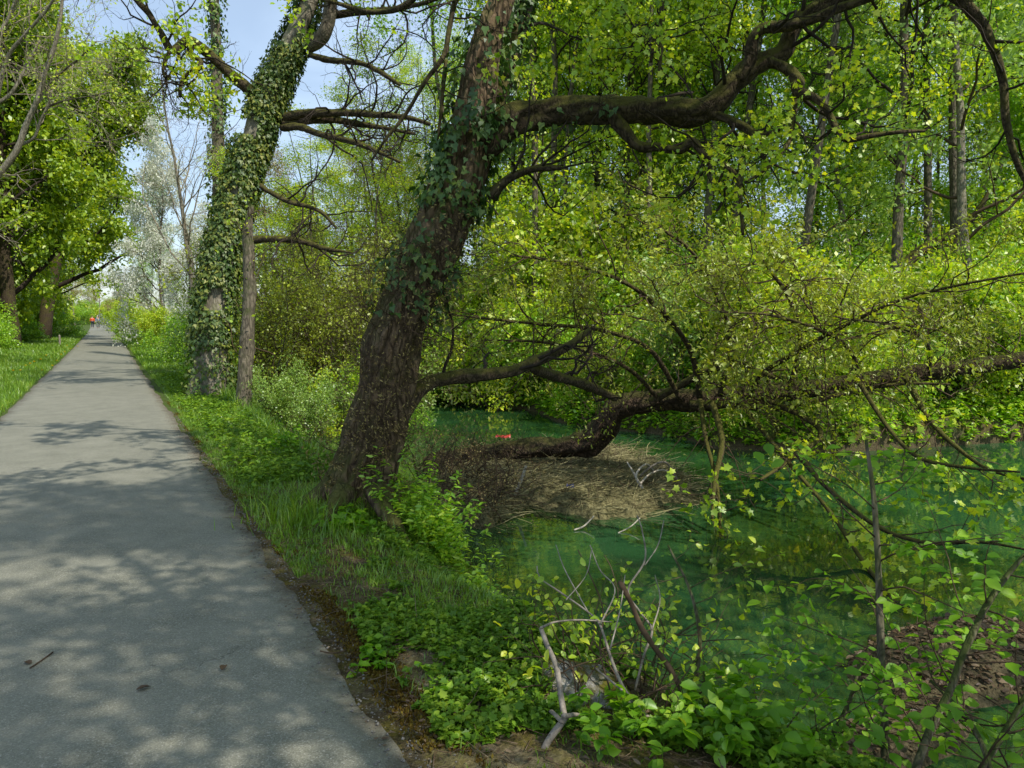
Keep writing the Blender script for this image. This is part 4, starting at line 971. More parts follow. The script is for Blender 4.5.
# ------------------------------------------------------------------ along the right of the path
def beside(x, y): return (x + float(path_x(y)), y)
plant(BL, beside(2.9, 44), 1.0, (1.0, 1.0, 1.25), 'white-blossoming tree on the right of the path', None)
plant(BL, beside(3.0, 36), 3.0, .75, 'smaller white-blossoming tree nearer on the right of the path', None)
plant(BA, beside(2.7, 25), 0.4, 1.0, 'bare pale grey tree left of the ivy-clad tree', None)
plant(BA, beside(4.0, 31), 2.4, .9, 'bare pale grey tree behind the white blossom', None)
ls = ['bright yellow-green shrub crowding the right edge of the path', 'fresh green shrub crowding the right edge of the path', 'pale shrub crowding the right edge of the path', 'olive twiggy shrub crowding the right edge of the path']
for x, y, k, s in ((2.4, 20, 1, .5), (2.9, 22.5, 2, .9), (2.3, 26, 1, .6), (3.1, 28, 1, 1.1), (2.4, 31, 0, .5), (2.9, 35, 1, 1.0), (2.5, 42, 0, .8), (3.2, 46, 1, 1.2), (2.6, 52, 1, 1.0), (3.0, 60, 0, 1.2), (2.6, 70, 1, 1.3), (2.8, 82, 1, 1.3), (2.6, 96, 0, 1.4), (2.9, 112, 1, 1.4)):
    plant(BU[k], beside(x, y), R2(), s, ls[k], 'shrubs along the right edge of the path')
for x, y, k, s in ((3.4, 48, 1, .50), (3.8, 62, 2, .5), (3.6, 78, 1, .5), (4, 100, 0, .55)):
    plant(FT[k], beside(x, y), R2(), s, ['yellow-green', 'fresh green', 'pale green'][k] + ' tree far down the right side of the path', 'trees far down the right side')
stick = thing('leaning_pole', 'bleached stick leaning among the shrubs left of the ivy-clad tree', 'stick', ground_at(176, 366))
d = float((np.array(stick.location) - CAM) @ fwd); mb = MB(); p, r = spline([(174, 368, 4), (182, 348, 4), (188, 332, 4), (193, 318, 3)], 14, d, d); tubes(mb, p, r, 8, .1); mb.build('shaft', M['bleached'], stick)

# ------------------------------------------------------------------ left of the path
plant(BE[0], beside(-3.6, 58), 2.6, (1.05, 1.05, 1.1), 'huge dark-trunked dense tree farthest along the left verge', 'dense trees on the left verge')
plant(BE[1], beside(-4.2, 46), 1.9, (.95, .95, 1.0), 'dense tree with shaded trunk, nearest on the left verge', 'dense trees on the left verge')
plant(BE[0], beside(-8.5, 48), 2.2, 1.0, 'dense tree standing back from the left verge', 'dense trees behind the left verge')
plant(BE[1], beside(-9.5, 62), 4.2, 1.1, 'dense tree standing back from the left verge', 'dense trees behind the left verge')
plant(BE[1], beside(-12, 38), 5.2, .9, 'dense tree standing back from the left verge', 'dense trees behind the left verge')
plant(BE[0], beside(-6.0, 84), 3.2, .9, 'dense green tree beyond the huge dark-trunked one on the left', 'dense trees on the left verge')
for x, y, k, s in ((-7.4, 39, 1, 1.1), (-6.2, 44, 1, 1.0), (-5.4, 52, 1, 1.0), (-7.5, 50, 1, 2.0), (-8, 56, 1, 2.0), (-4.4, 66, 1, 1.3), (-5.4, 42, 1, .9), (-6.5, 45, 1, 1.2), (-5.6, 52, 1, 1.1), (-6.0, 61, 1, 1.3), (-8.5, 40, 1, 1.5), (-9, 52, 1, 1.6), (-6.2, 30, 1, .8), (-7.0, 34, 1, 1.0), (-6.0, 38, 2, .9), (-7.5, 27, 2, 1.1), (-8.5, 31, 1, 1.3), (-6.4, 50, 1, 1.0), (-7, 58, 1, 1.2), (-5, 70, 0, 1.2), (-5, 95, 0, 1.3)):
    plant(BU[k], beside(x, y), R2(), s, ['yellow-green shrub at the far left verge', 'fresh green shrub below the dense trees on the left', 'pale thin shrub below the dense trees on the left'][k], 'shrubs behind the left verge')
for i, (x, y, k, s) in enumerate(((-3.5, 130, 0, .8), (-7, 140, 0, .9), (0, 165, 0, .8), (4, 175, 0, .9), (-5, 165, 1, .9), (3, 150, 0, .8), (-9, 180, 0, 1), (-2, 200, 0, 1), (6, 205, 0, 1.1), (-14, 200, 0, 1.1), (-20, 190, 1, 1.2), (-28, 205, 0, 1.2), (12, 190, 1, 1.1), (9, 215, 0, 1.3), (-9, 225, 1, 1.3), (1, 228, 1, 1.3), (-1, 182, 1, 1.0), (-6, 190, 1, 1.0), (-36, 215, 1, 1.4), (-22, 225, 0, 1.5), (-30, 180, 1, 1.1), (-16, 160, 1, 1.0), (-24, 150, 1, 1.1))):
    plant(BR[k], (x + float(path_x(y)) * (1 if i < 6 else .9), y), R2(), s, 'brown budding tree closing the far end of the path' if k == 0 else 'olive budding tree at the far end of the path', 'trees closing the far end of the path')
for x, y, k, s in ((-9, 110, 1, 1.6), (-7, 124, 0, 1.5), (-8, 150, 1, 2.0), (-4, 172, 1, 2.0), (2, 178, 0, 2.0), (6, 160, 1, 2.0), (-13, 176, 1, 2.2), (-20, 165, 0, 2.2), (-1, 195, 1, 2.4), (-7, 200, 0, 2.4)): plant(BU[k], (x + float(path_x(y)) * .9, y), R2(), s, ['yellow-green shrub', 'fresh green shrub'][k] + ' at the far end of the path', 'shrubs at the far end of the path')
# pale-branched tree reaching in from the left
DL = 21.
b = at_depth(-130, DL); bz = float(height(*b))
pt = thing('pale_branch_tree', 'leafless pale-branched tree reaching in at the top left', 'tree', (*b, bz))
l4 = []
add_limb([(-130, 388, 13), (-100, 320, 11), (-60, 250, 9), (-20, 195, 7.5), (14, 155, 6.1), (26, 125, 5.4), (38, 98, 4.8), (46, 70, 4.1), (54, 48, 4.1), (60, 20, 3.4), (63, -10, 2.7), (66, -60, 2.0)], DL, DL - 1, pt, 'trunk', 'palebark', 12, .12, 60, l4)
add_limb([(20, 145, 3.4), (34, 138, 2.7), (40, 122, 2.7), (48, 105, 2.0), (52, 90, 1.4)], DL, DL - .5, pt, lst=l4, mat='palebark', n=24)
add_limb([(-8, 120, 4.8), (6, 62, 4.1), (24, 36, 3.4), (45, 12, 2.7), (58, -8, 2.0)], DL, DL - 1, pt, lst=l4, mat='palebark', n=30)
add_limb([(-10, 108, 3.4), (12, 92, 3.4), (28, 62, 2.7), (40, 40, 2.0)], DL, DL, pt, lst=l4, mat='palebark', n=30)
add_limb([(40, 95, 2.7), (62, 72, 2.0), (80, 58, 2.0), (96, 42, 1.4)], DL, DL - 1, pt, lst=l4, mat='greybark', n=24)
add_limb([(30, 115, 2.0), (60, 102, 2.0), (85, 97, 1.4), (112, 92, 1.4)], DL, DL - 1, pt, lst=l4, mat='greybark', n=24)
add_limb([(-5, 40, 3.4), (10, 15, 3.4), (22, -15, 2.7)], DL, DL, pt, lst=l4, mat='palebark', n=24)
lp, lr = concat_limbs(l4); tw = MB()
lv2 = branch_out(tw, lp, lr, [dict(k=10, ang=.8, len=2.2, n=8, wig=.18, trop=.02, rf=.4, rmax=.02, t0=.2, rmin=.008), dict(k=6, ang=.6, len=1.0, n=6, wig=.2, rmax=.010, rmin=.005), dict(k=3, ang=.6, len=.5, n=4, wig=.2, rmax=.006, sides=3, rmin=.004)])
tw.build('twigs', M['paletwig'], pt)
c = MB(); k = rng.random(len(lv2[-1][0])) < .5; twig_leaves(c, lv2[-1][0][k], 4, .07, RHOMB, .08); c.build('crown', M['spring'], pt)

# unseen trees added outside the picture, right and behind, to shade the foreground
plant(FT[0], (2.5, -1.0), 0, (.95, .95, .6), 'unseen spring-green shade tree added on the near bank, leaning over the river', 'unseen shade trees on the near bank', (-.06, .10))
plant(FT[1], (2.4, -3.4), 0, (1.0, 1.0, .6), 'unseen fresh green shade tree added on the near bank, leaning over the river', 'unseen shade trees on the near bank', (.0, .05))
plant(FT[0], (2.8, -4.6), 0, (1.0, 1.0, .62), 'unseen spring-green shade tree added on the near bank, slanting far out over the river', 'unseen shade trees on the near bank', (-.20, .42))

# ------------------------------------------------------------------ dandelions, posts, people far off
def dandelion():
    t = thing('dandelion', None, 'flower', (0, 0, 0), 'dandelions on the left verge')
    mb = MB(); p, r = grow(np.zeros((1, 3)), np.array([[.1, 0, 1.]]), np.array([.16]), np.array([.004]), 4, .05); tubes(mb, p, r, 5); mb.build('stem', M['grass'], t)
    tip = p[0, -1]; mb = MB(); n = 26; a = np.arange(n) * 2.4; e = .15 + .9 * np.arange(n) / n
    dd = np.stack([np.cos(a) * np.cos(e), np.sin(a) * np.cos(e), np.sin(e)], -1)
    leaves(mb, np.repeat(tip[None], n, 0), dd, np.cross(dd, np.cross(np.array([0, 0, 1.]), dd)) + 1e-3, np.full(n, .035), LANCE); mb.build('petals', M['flower'], t)
    return t
dn = dandelion(); spots = [(73, 352), (77, 351), (70, 354), (66, 357), (62, 360), (57, 366), (32, 371), (27, 372), (36, 369), (40, 366), (22, 378), (48, 362), (68, 350), (52, 372), (12, 380), (44, 377)]
for i, (px, py_2) in enumerate(spots):
    g = G(px, py_2); lab = 'yellow dandelion in the sunlit grass left of the path'
    if i == 0: dn.location = (g[0], g[1], float(height(g[0], g[1]))); dn['label'] = lab
    else: dup(dn, (g[0], g[1], float(height(g[0], g[1]))), R2(), 1 + .4 * rng.random(), lab)
g = G(60, 347); ps = thing('verge_post', 'short pale wooden post in the grass before the huge dark trunk', 'post', g)
mb = MB(); p, r = spline([(*g, .05), (g[0], g[1], .35, .05), (g[0], g[1], .62, .048), (g[0], g[1], .66, .02)], 12, pix=False); tubes(mb, p, r, 8, .05); mb.build('shaft', M['deadwood'], ps)
yy = 105.; ps = thing('white_post', 'white marker post at the far end of the path', 'post', (1.3 + path_x(yy), yy, 0))
g = np.array(ps.location); mb = MB(); p, r = spline([(*g, .07), (*(g + [0, 0, .9]), .07), (*(g + [0, 0, 1.85]), .065), (*(g + [0, 0, 1.9]), .02)], 14, pix=False); tubes(mb, p, r, 10); mb.build('shaft', M['whitepaint'], ps)
mb = MB(); p, r = spline([(*(g + [0, 0, 1.5]), .075), (*(g + [0, 0, 1.6]), .075), (*(g + [0, 0, 1.7]), .075)], 4, pix=False); tubes(mb, p, r, 10); mb.build('band', M['darktwig'], ps)

skin = simple_mat('skin', (.45, .27, .19), (.5, .3, .21), 30, .6); hairm = simple_mat('dark hair', (.02, .015, .01), (.05, .035, .025), 60)
redc = simple_mat('orange red jacket', (.62, .07, .025), (.70, .10, .04), 30); bluec = simple_mat('blue jacket', (.05, .08, .22), (.07, .11, .28), 30); trou = simple_mat('dark trousers', (.02, .022, .03), (.04, .045, .06), 30); helm = M['whitepaint']
def person(label, loc, face, jacket, hat):
    t = thing('person', label, 'person', (0, 0, 0), 'people at the far end of the path')
    V = [(0, 0, .95), (0, 0, 1.15), (0, 0, 1.38), (0, 0, 1.50), (0, .01, 1.62), (0, .01, 1.72),
         (.10, 0, .90), (.11, .08, .50), (.11, .02, .09), (.11, .14, .04), (-.10, 0, .90), (-.11, -.06, .50), (-.11, -.16, .10), (-.11, -.05, .04),
         (.20, 0, 1.38), (.25, -.06, 1.10), (.25, .05, .86), (.25, .08, .77), (-.20, 0, 1.38), (-.25, .06, 1.10), (-.25, .17, .88), (-.25, .21, .80)]
    E = [(0, 1), (1, 2), (2, 3), (3, 4), (4, 5), (0, 6), (6, 7), (7, 8), (8, 9), (0, 10), (10, 11), (11, 12), (12, 13), (2, 14), (14, 15), (15, 16), (16, 17), (2, 18), (18, 19), (19, 20), (20, 21)]
    Rr = [(.15, .11), (.14, .10), (.15, .10), (.055, .055), (.085, .10), (.075, .085), (.09, .09), (.06, .06), (.045, .045), (.04, .03), (.09, .09), (.06, .06), (.045, .045), (.04, .03), (.055, .055), (.045, .045), (.035, .035), (.04, .03), (.055, .055), (.045, .045), (.035, .035), (.04, .03)]
    def sk(name, vs, es, rs, mat, parent, root=0):
        me = bpy.data.meshes.new(name); me.from_pydata(vs, es, []); o = bpy.data.objects.new(name, me); COL.objects.link(o)
        m = o.modifiers.new('Skin', 'SKIN'); 
        for i, q in enumerate(rs): me.skin_vertices[0].data[i].radius = q; me.skin_vertices[0].data[i].use_root = (i == root)
        s = o.modifiers.new('Sub', 'SUBSURF'); s.levels = 2; s.render_levels = 2
        me.materials.append(mat); o.parent = parent; return o
    body = sk('body', V, E, Rr, skin, t)
    up = [0, 1, 2, 14, 15, 16, 18, 19, 20]; mp_ = {v: i for i, v in enumerate(up)}
    sk('jacket', [V[i] for i in up], [(mp_[a], mp_[b]) for a, b in E if a in mp_ and b in mp_], [(Rr[i][0] + .025, Rr[i][1] + .025) for i in up], jacket, t)
    lo = [0, 6, 7, 8, 10, 11, 12]; mp_ = {v: i for i, v in enumerate(lo)}
    sk('trousers', [V[i] for i in lo], [(mp_[a], mp_[b]) for a, b in E if a in mp_ and b in mp_], [(Rr[i][0] + .02, Rr[i][1] + .02) for i in lo], trou, t)
    sk('hair' if hat is hairm else 'cap', [(0, -.02, 1.68), (0, -.02, 1.73), (0, 0, 1.78)], [(0, 1), (1, 2)], [(.10, .11), (.09, .10), (.04, .04)], hat, t, 0)
    t.location = loc; t.rotation_euler = (0, 0, face); return t
xx = lambda px, y: float(G(px, 340)[0] + 0 * y)
def on_path(px, d): p = P(px, 384, d); return (float(p[0]), float(p[1]), .03)
person('person in an orange-red jacket walking at the far end of the path', on_path(95.5, 108), .2, redc, hairm)
person('person in a blue jacket and white cap at the far end of the path', on_path(101, 104), 3.3, bluec, helm)

# ------------------------------------------------------------------ debris raft and driftwood
rp = np.array([(440, 500), (436, 470), (455, 456), (500, 450), (560, 449), (620, 453), (660, 466), (682, 484), (690, 497), (676, 512), (640, 521), (600, 517), (560, 510), (520, 511), (500, 521), (470, 528), (452, 520)], float)
W3 = np.array([G(a_, b_, ZW) for a_, b_ in rp])[:, :2]
x0, x1, y0, y1 = W3[:, 0].min(), W3[:, 0].max(), W3[:, 1].min(), W3[:, 1].max()
nu, nv_ = 130, 130
U, V_ = np.meshgrid(np.linspace(x0, x1, nu), np.linspace(y0, y1, nv_), indexing='ij')
def sdist(X, Y):
    d = np.full(X.shape, 1e9); ins = np.zeros(X.shape, bool); m = len(W3)
    for i in range(m):
        a_, b_ = W3[i], W3[(i + 1) % m]; e = b_ - a_; t = np.clip(((X - a_[0]) * e[0] + (Y - a_[1]) * e[1]) / (e @ e), 0, 1)
        d = np.minimum(d, np.hypot(X - a_[0] - t * e[0], Y - a_[1] - t * e[1]))
        c = ((a_[1] > Y) != (b_[1] > Y)) & (X < (b_[0] - a_[0]) * (Y - a_[1]) / (b_[1] - a_[1] + 1e-12) + a_[0]); ins ^= c
    return np.where(ins, d, -d)
sd = sdist(U, V_) + (fbm(U * 2.5, V_ * 2.5, 4) - .47) * .9
Z = ZW + np.clip(sd * .5, -.10, .10) + np.clip(sd, 0, 1.2) * .03 + np.where(sd > 0, (fbm(U * 7, V_ * 7, 4) - .45) * .22, 0)
rc = np.array([U.mean(), V_.mean(), ZW])
rf = thing('debris_raft', 'floating raft of matted brown reeds and twigs against the fallen tree', 'debris raft', rc)
ii = np.arange(nu - 1)[:, None] * nv_ + np.arange(nv_ - 1)[None]
fq = np.stack([ii, ii + nv_, ii + nv_ + 1, ii + 1], -1).reshape(-1, 4)
keepf = (sd.ravel()[fq] > -.12).any(1)
mb = MB(); mb.add(np.stack([U, V_, Z], -1), fq[keepf]); mb.build('reed_mat', M['mat'], rf)
n = 7000; xs_ = x0 + (x1 - x0) * rng.random(n); ys_ = y0 + (y1 - y0) * rng.random(n)
iu = ((xs_ - x0) / (x1 - x0) * (nu - 1)).astype(int); iv_ = ((ys_ - y0) / (y1 - y0) * (nv_ - 1)).astype(int)
k = sd[iu, iv_] > -.05; xs_, ys_, zz = xs_[k], ys_[k], Z[iu, iv_][k]; n = len(xs_)
a = rng.normal(size=n) * .95 - YAW + (rng.random(n) < .15) * 1.5
mb = MB(); p, r = grow(np.stack([xs_, ys_, zz + .01], -1), np.stack([np.cos(a), np.sin(a), .10 * rng.normal(size=n)], -1), .12 + .5 * rng.random(n) ** 2, .003 + .006 * rng.random(n) ** 3, 4, .10, 0, .5); tubes(mb, p, r, 4, r=rng.random(n))
o = mb.build('reed_stalks', M['straw'], rf); o['kind'] = 'stuff'
n = 700; kk = rng.integers(0, len(xs_), n); mb = MB()
p, r = grow(np.stack([xs_[kk], ys_[kk], zz[kk]], -1), np.stack([rng.normal(size=n) * .8, rng.normal(size=n) * .8, .3 + rng.random(n)], -1), .08 + .35 * rng.random(n) ** 2, np.full(n, .004), 5, .25, 0, .4); tubes(mb, p, r, 4)
o = mb.build('upright_twigs', M['twig'], rf); o['kind'] = 'stuff'

def stick(name, label, spec, d0, d1, mat, group=None, side=8, forks=(), rough=.15, cat='stick'):
    p, r = spline(spec, 30, d0, d1); t = thing(name, label, cat, p[0], group)
    mb = MB(); tubes(mb, p, r, side, rough); mb.build('shaft', M[mat], t)
    for f in forks:
        p, r = spline(f, 18, d0 if len(f[0]) < 4 else None, d1); mb = MB(); tubes(mb, p, r, 6, rough); mb.build('fork', M[mat], t)
    return t
def dW(py, z=ZW): g = G(600, py, z); return float((g - CAM) @ fwd)
e = dW(500)
stick('driftwood_stick', 'pale straight stick poking up from the front of the debris raft', [(512, 504, 3.20), (517, 490, 3.20), (522, 478, 3.20), (526, 466, 2.40)], dW(505), dW(505) - .1, 'bleached')
stick('driftwood_branch', 'bleached forked driftwood at the right end of the debris raft', [(655, 500, 4.80), (645, 492, 4.80), (640, 484, 3.00), (632, 470, 1.80), (627, 462, 1.20)], dW(500), dW(488), 'bleached', forks=([(645, 492, 3.00), (636, 476, 2.40), (646, 464, 1.80), (655, 472, 1.20)], [(648, 495, 3.00), (662, 492, 2.40), (676, 494, 1.80), (684, 484, 1.20)], [(640, 484, 2.40), (650, 474, 1.80), (664, 470, 1.80), (676, 478, 1.20)]))
stick('driftwood_branch', 'curved brown stick arching over the right end of the debris raft', [(640, 476, 1.80), (652, 466, 1.80), (664, 462, 1.80), (672, 470, 1.80), (680, 486, 1.20)], dW(490), dW(490), 'deadwood')
stick('driftwood_branch', 'short pale twig floating in front of the debris raft', [(574, 530, 1.80), (584, 526, 1.80), (594, 516, 1.20)], dW(531), dW(527), 'bleached')
stick('driftwood_branch', 'thin pale twig floating right of the debris raft', [(618, 533, 1.20), (630, 527, 1.20), (640, 518, 1.20)], dW(533), dW(529), 'bleached')
def crumple(name, label, c, sx, sy, sz, mat, cat):
    t = thing(name, label, cat, c); rg = np.random.default_rng(7); m1, m2 = 10, 5
    a_, b_ = np.meshgrid(np.linspace(-1, 1, m1), np.linspace(-1, 1, m2), indexing='ij')
    zz = .5 * np.cos(b_ * 1.4) + .3 * rg.normal(size=a_.shape) + .3
    v = c + (rgt[None, None] * (a_ * sx)[..., None]) + np.array([fwd[0], fwd[1], 0]) * (b_ * sy)[..., None] + np.array([0, 0, 1.]) * (zz * sz)[..., None]
    ii = np.arange(m1 - 1)[:, None] * m2 + np.arange(m2 - 1)[None]; mb = MB(); mb.add(v, np.stack([ii, ii + m2, ii + m2 + 1, ii + 1], -1).reshape(-1, 4)); mb.build('scrap', M[mat], t, smooth=False)
crumple('plastic_scrap', 'small red plastic scrap caught on the fallen log above the raft', P(503, 437.5, 10.9), .11, .05, .04, 'redlitter', 'litter')
crumple('plastic_scrap', 'small dark blue scrap lying on the debris raft', P(570, 487, 9.2), .045, .04, .04, 'bluelitter', 'litter')

# brown twiggy tangle between trunk and raft
n = 150; s0 = P(470, 445, 8.2); tn = thing('twig_tangle', 'brown tangle of dead twigs between the leaning trunk and the raft', 'dead twigs', (s0[0], s0[1], ZW))
S = np.stack([P(415 + 95 * rng.random(), 478 - 30 * rng.random(), 7.0 + 3 * rng.random()) for _ in range(n)])
S[:, 2] = np.minimum(S[:, 2], -.2)
mb = MB(); lf = MB(); p, r = grow(S, rng.normal(size=(n, 3)) * .7 + np.array([.3, -.2, .7]), .3 + .5 * rng.random(n), np.full(n, .006), 6, .3); tubes(mb, p, r, 4)
S, D, L, R = spawn(p, r, 5, .8, .35, .2, 1); p2, r2 = grow(S, D, L, R, 5, .3); tubes(mb, p2, r2, 3); mb.build('twigs', M['twig'], tn)
twig_leaves(lf, p2, 4, .03, LANCE, .02, .4, .2); lf.build('dry_leaves', M['browntwig'], tn)

# nettle bush at the trunk foot
def leafy_clump(name, label, cat, c, n, hmin, hmax, sx, sy, lsz, nl, mat, seed, tpl=OVAL, group=None):
    rg = np.random.default_rng(seed); x = c[0] + rg.normal(size=n) * sx; y = c[1] + rg.normal(size=n) * sy
    z0 = float(height(c[0], c[1])); t = thing(name, label, cat, (c[0], c[1], z0), group)
    a, b = MB(), MB(); herbs(a, b, x, y, hmin, hmax, lsz, nl, tpl, rg, .9)
    b.build('stems', M['herb'], t); a.build('leaves', M[mat], t); return t
c = ground_at(430, 548); leafy_clump('nettle_clump', 'lush bright green leafy clump at the foot of the leaning tree', 'plant', c, 120, .35, .75, .14, .20, .055, 26, 'green', 61, LANCE)
c = ground_at(350, 527); leafy_clump('herb_clump', 'sunlit pale green herb just left of the lush clump at the tree foot', 'plant', c, 26, .08, .2, .10, .12, .06, 8, 'near', 62)
for i, (px, py_2, n, h, sz, lab) in enumerate([(735, 752, 20, .32, .06, 'broad-leaved green plant at the bottom edge left of the slim sapling'), (690, 735, 16, .26, .05, 'green plant in front of the broken pole'), (620, 740, 14, .2, .045, 'green plant right of the forked grey stick'), (505, 600, 12, .3, .035, 'sparse yellow-green plant at the sunlit water edge'), (375, 668, 8, .08, .04, 'small green rosette growing in moss by the path edge'), (300, 420, 24, .6, .06, 'tall green herb right of the bare-stemmed tree'), (285, 450, 24, .4, .05, 'green herb clump in the verge before the river gap'), (440, 678, 8, .08, .04, 'small green rosette beside a bare soil patch')]):
    leafy_clump('leafy_plant', lab, 'plant', ground_at(px, py_2), n, h * .4, h, .12, .12, sz, 10, 'near' if i % 2 == 0 else 'green', 70 + i)

# sticks and boulder on the near bank
gb = ground_at(590, 692); bo = MB()
th, ph = np.meshgrid(np.linspace(0, 2 * math.pi, 48, endpoint=False), np.linspace(0, math.pi, 26), indexing='ij')
dx, dy, dz = np.cos(th) * np.sin(ph), np.sin(th) * np.sin(ph), np.cos(ph)
rr = 1 + .5 * (fbm(dx * 1.4 + 5 + dz, dy * 1.4 + 8 - dz, 4) - .47) * 1.6
ax1 = nrm((rgt * .88 - np.array([fwd[0], fwd[1], 0]) * .45)[None])[0]; ax2 = np.cross([0, 0, 1.], ax1)
Vb = gb + np.array([0, 0, -.03]) + (ax1 * (dx * .27)[..., None] + ax2 * (dy * .15)[..., None] + np.array([0, 0, 1.]) * (dz * .11)[..., None]) * rr[..., None] - np.array([0, 0, 1.]) * (dx * .07)[..., None]
ii = np.arange(48)[:, None] * 26 + np.arange(25)[None]; jj = ((np.arange(48) + 1) % 48)[:, None] * 26 + np.arange(25)[None]
bo.add(Vb, np.stack([ii, ii + 1, jj + 1, jj], -1).reshape(-1, 4)); tag(bo.build('boulder', M['stone'], loc=gb), 'mossy grey boulder half buried in herbs behind the forked stick', 'rock')
dN = float((ground_at(560, 720) - CAM) @ fwd)
stick('forked_stick', 'forked grey weathered stick rising from the herbs at the bottom centre', [(538, 775, 7.96), (546, 745, 7.34), (562, 722, 6.73), (564, 716, 6.73), (560, 690, 5.51), (556, 665, 5.51), (547, 645, 4.90), (541, 628, 4.28)], dN - .25, dN + .1, 'deadwood', side=12, forks=([(562, 722, 4.90), (552, 712, 4.28), (548, 712, 3.06)], [(564, 716, 5.51), (580, 715, 3.67), (595, 722, 1.84)], [(541, 628, 3.06), (555, 622, 1.84), (580, 620, 1.84), (612, 622, 1.22)]), rough=.18)
d1 = float((ground_at(688, 718) - CAM) @ fwd)
stick('broken_pole', 'reddish broken-topped branch leaning left out of the bank', [(687, 722, 4.90), (683, 695, 4.90), (672, 672, 5.51), (655, 648, 5.51), (640, 625, 5.51), (632, 605, 4.90), (622, 586, 6.12), (620, 583, 5.51)], d1, d1 + .15, 'twig', side=12)
d1 = float((ground_at(665, 732) - CAM) @ fwd)
stick('dead_branch', 'thin grey dead branch slanting behind the boulder', [(668, 732, 4.96), (640, 710, 4.34), (622, 685, 3.72), (610, 655, 3.10), (600, 625, 2.48), (588, 612, 1.86), (560, 592, 1.86), (540, 578, 1.24), (537, 566, 1.24)], d1, d1 + .3, 'deadwood', forks=([(622, 690, 2.48), (600, 672, 1.86), (592, 665, 1.24)], [(600, 625, 1.86), (615, 590, 1.24), (600, 570, 1.24), (590, 545, 0.93)], [(588, 612, 1.55), (565, 570, 1.24), (556, 545, 0.93)], [(610, 650, 1.86), (620, 610, 1.24), (625, 575, 0.93)], [(566, 600, 1.24), (586, 575, 0.93), (592, 548, 0.74)]))
stick('dead_branch', 'pale forked twig standing behind the broken pole', [(635, 690, 2.48), (644, 655, 2.48), (652, 630, 2.48), (640, 612, 1.86), (628, 590, 1.86), (645, 560, 1.86), (642, 530, 1.24), (637, 515, 0.93)], d1 + .2, d1 + .4, 'deadwood', forks=([(645, 565, 1.24), (658, 545, 1.24), (664, 520, 0.93)], [(652, 630, 1.86), (660, 600, 1.24), (655, 575, 0.93)]))
stick('dead_branch', 'thin bent twig arching over the water beside the boulder', [(610, 690, 1.86), (600, 650, 1.86), (603, 610, 1.55), (590, 575, 1.24), (578, 550, 0.93)], d1 + .1, d1 + .3, 'twig', forks=([(603, 620, 1.24), (618, 600, 0.93), (612, 570, 0.93), (604, 555, 0.62)], [(600, 650, 1.24), (630, 640, 0.93), (655, 645, 0.62)]))
# dry sprigs around them
sg = thing('dry_sprig', 'tangle of dry thin sprigs above the mossy boulder', 'dead twigs', ground_at(600, 680)); n = 34
S = np.stack([ground_at(540 + 150 * rng.random(), 650 + 70 * rng.random()) for _ in range(n)])
mb = MB(); p, r = grow(S, rng.normal(size=(n, 3)) * .35 + np.array([0, 0, 1.]), .3 + .35 * rng.random(n), np.full(n, .0045), 8, .2); tubes(mb, p, r, 4)
S, D, L, R = spawn(p, r, 5, .8, .24, .3, 1); p2, r2 = grow(S, D, L, R, 5, .25); tubes(mb, p2, r2, 3); mb.build('twigs', M['twig'], sg)
lf = MB(); twig_leaves(lf, p2, 2, .035, OVAL, .02, .8, .2); lf.build('leaves', M['spring'], sg)

# young saplings over the near water at lower right
def sapling(label, specs, d0, d1, ntw, lent, per, lsz, mat, seed, base_px):
    rg = np.random.default_rng(seed); b = ground_at(*base_px); t = thing('sapling', label, 'sapling', b)
    ls = []
    for s in specs: add_limb(s, d0, d1, t, 'stem', 'greybark', 10, .08, 40, ls)
    lp, lr = concat_limbs(ls); tw = MB()
    lv = branch_out(tw, lp, lr, [dict(k=ntw, ang=1.25, len=lent, n=8, wig=.10, trop=.0, rf=.35, rmax=.004, t0=.12, flat=.75, shrink=.35), dict(k=3, ang=.7, len=lent * .45, n=5, wig=.12, rmax=.002, flat=.7)], rg)
    tw.build('twigs', M['twig'], t)
    c = MB()
    for pts in (lv[0][0], lv[1][0]):
        B, m, _ = pts.shape; tt_ = np.linspace(.25, 1, per)[None] + rg.normal(size=(B, per)) * .02
        x = np.clip(tt_, 0, 1) * (m - 1); i = np.clip(x.astype(int), 0, m - 2); fr = (x - i)[..., None]; bi = np.arange(B)[:, None]
        p = pts[bi, i] * (1 - fr) + pts[bi, i + 1] * fr; T = nrm(pts[bi, i + 1] - pts[bi, i])
        side = nrm(np.cross(T, np.array([0, 0, 1.]))) * np.where(np.arange(per) % 2 == 0, 1, -1)[None, :, None]
        d = T * .55 + side + rg.normal(size=p.shape) * .18 + np.array([0, 0, -.25])
        nv = np.array([0, 0, 1.]) + rg.normal(size=p.shape) * .38 - fwd * .25
        k = rg.random((B, per)) < .5
        leaves(c, p[k], d[k], nv[k], lsz * (.55 + .7 * rg.random(k.sum())), OVAL, rg)
    c.build('leaves', M[mat], t); return t
sapling('slim upright sapling with rows of round leaves over the near water', [[(886, 800, 9), (885, 740, 8), (882, 680, 8), (880, 620, 7), (878, 560, 6), (874, 500, 5), (866, 440, 3)]], 3.05, 3.3, 18, .62, 6, .056, 'near', 81, (886, 772))
sapling('bushy sapling with slanting stems at the lower right corner', [[(905, 800, 8), (930, 730, 8), (950, 690, 7), (965, 650, 7), (990, 600, 6), (1020, 560, 4), (1050, 530, 3)], [(960, 800, 6), (1000, 740, 6), (1030, 690, 5), (1070, 640, 3)], [(1000, 800, 5), (980, 740, 5), (960, 710, 4), (930, 680, 3)]], 2.8, 3.1, 15, .55, 6, .056, 'near', 82, (950, 775))
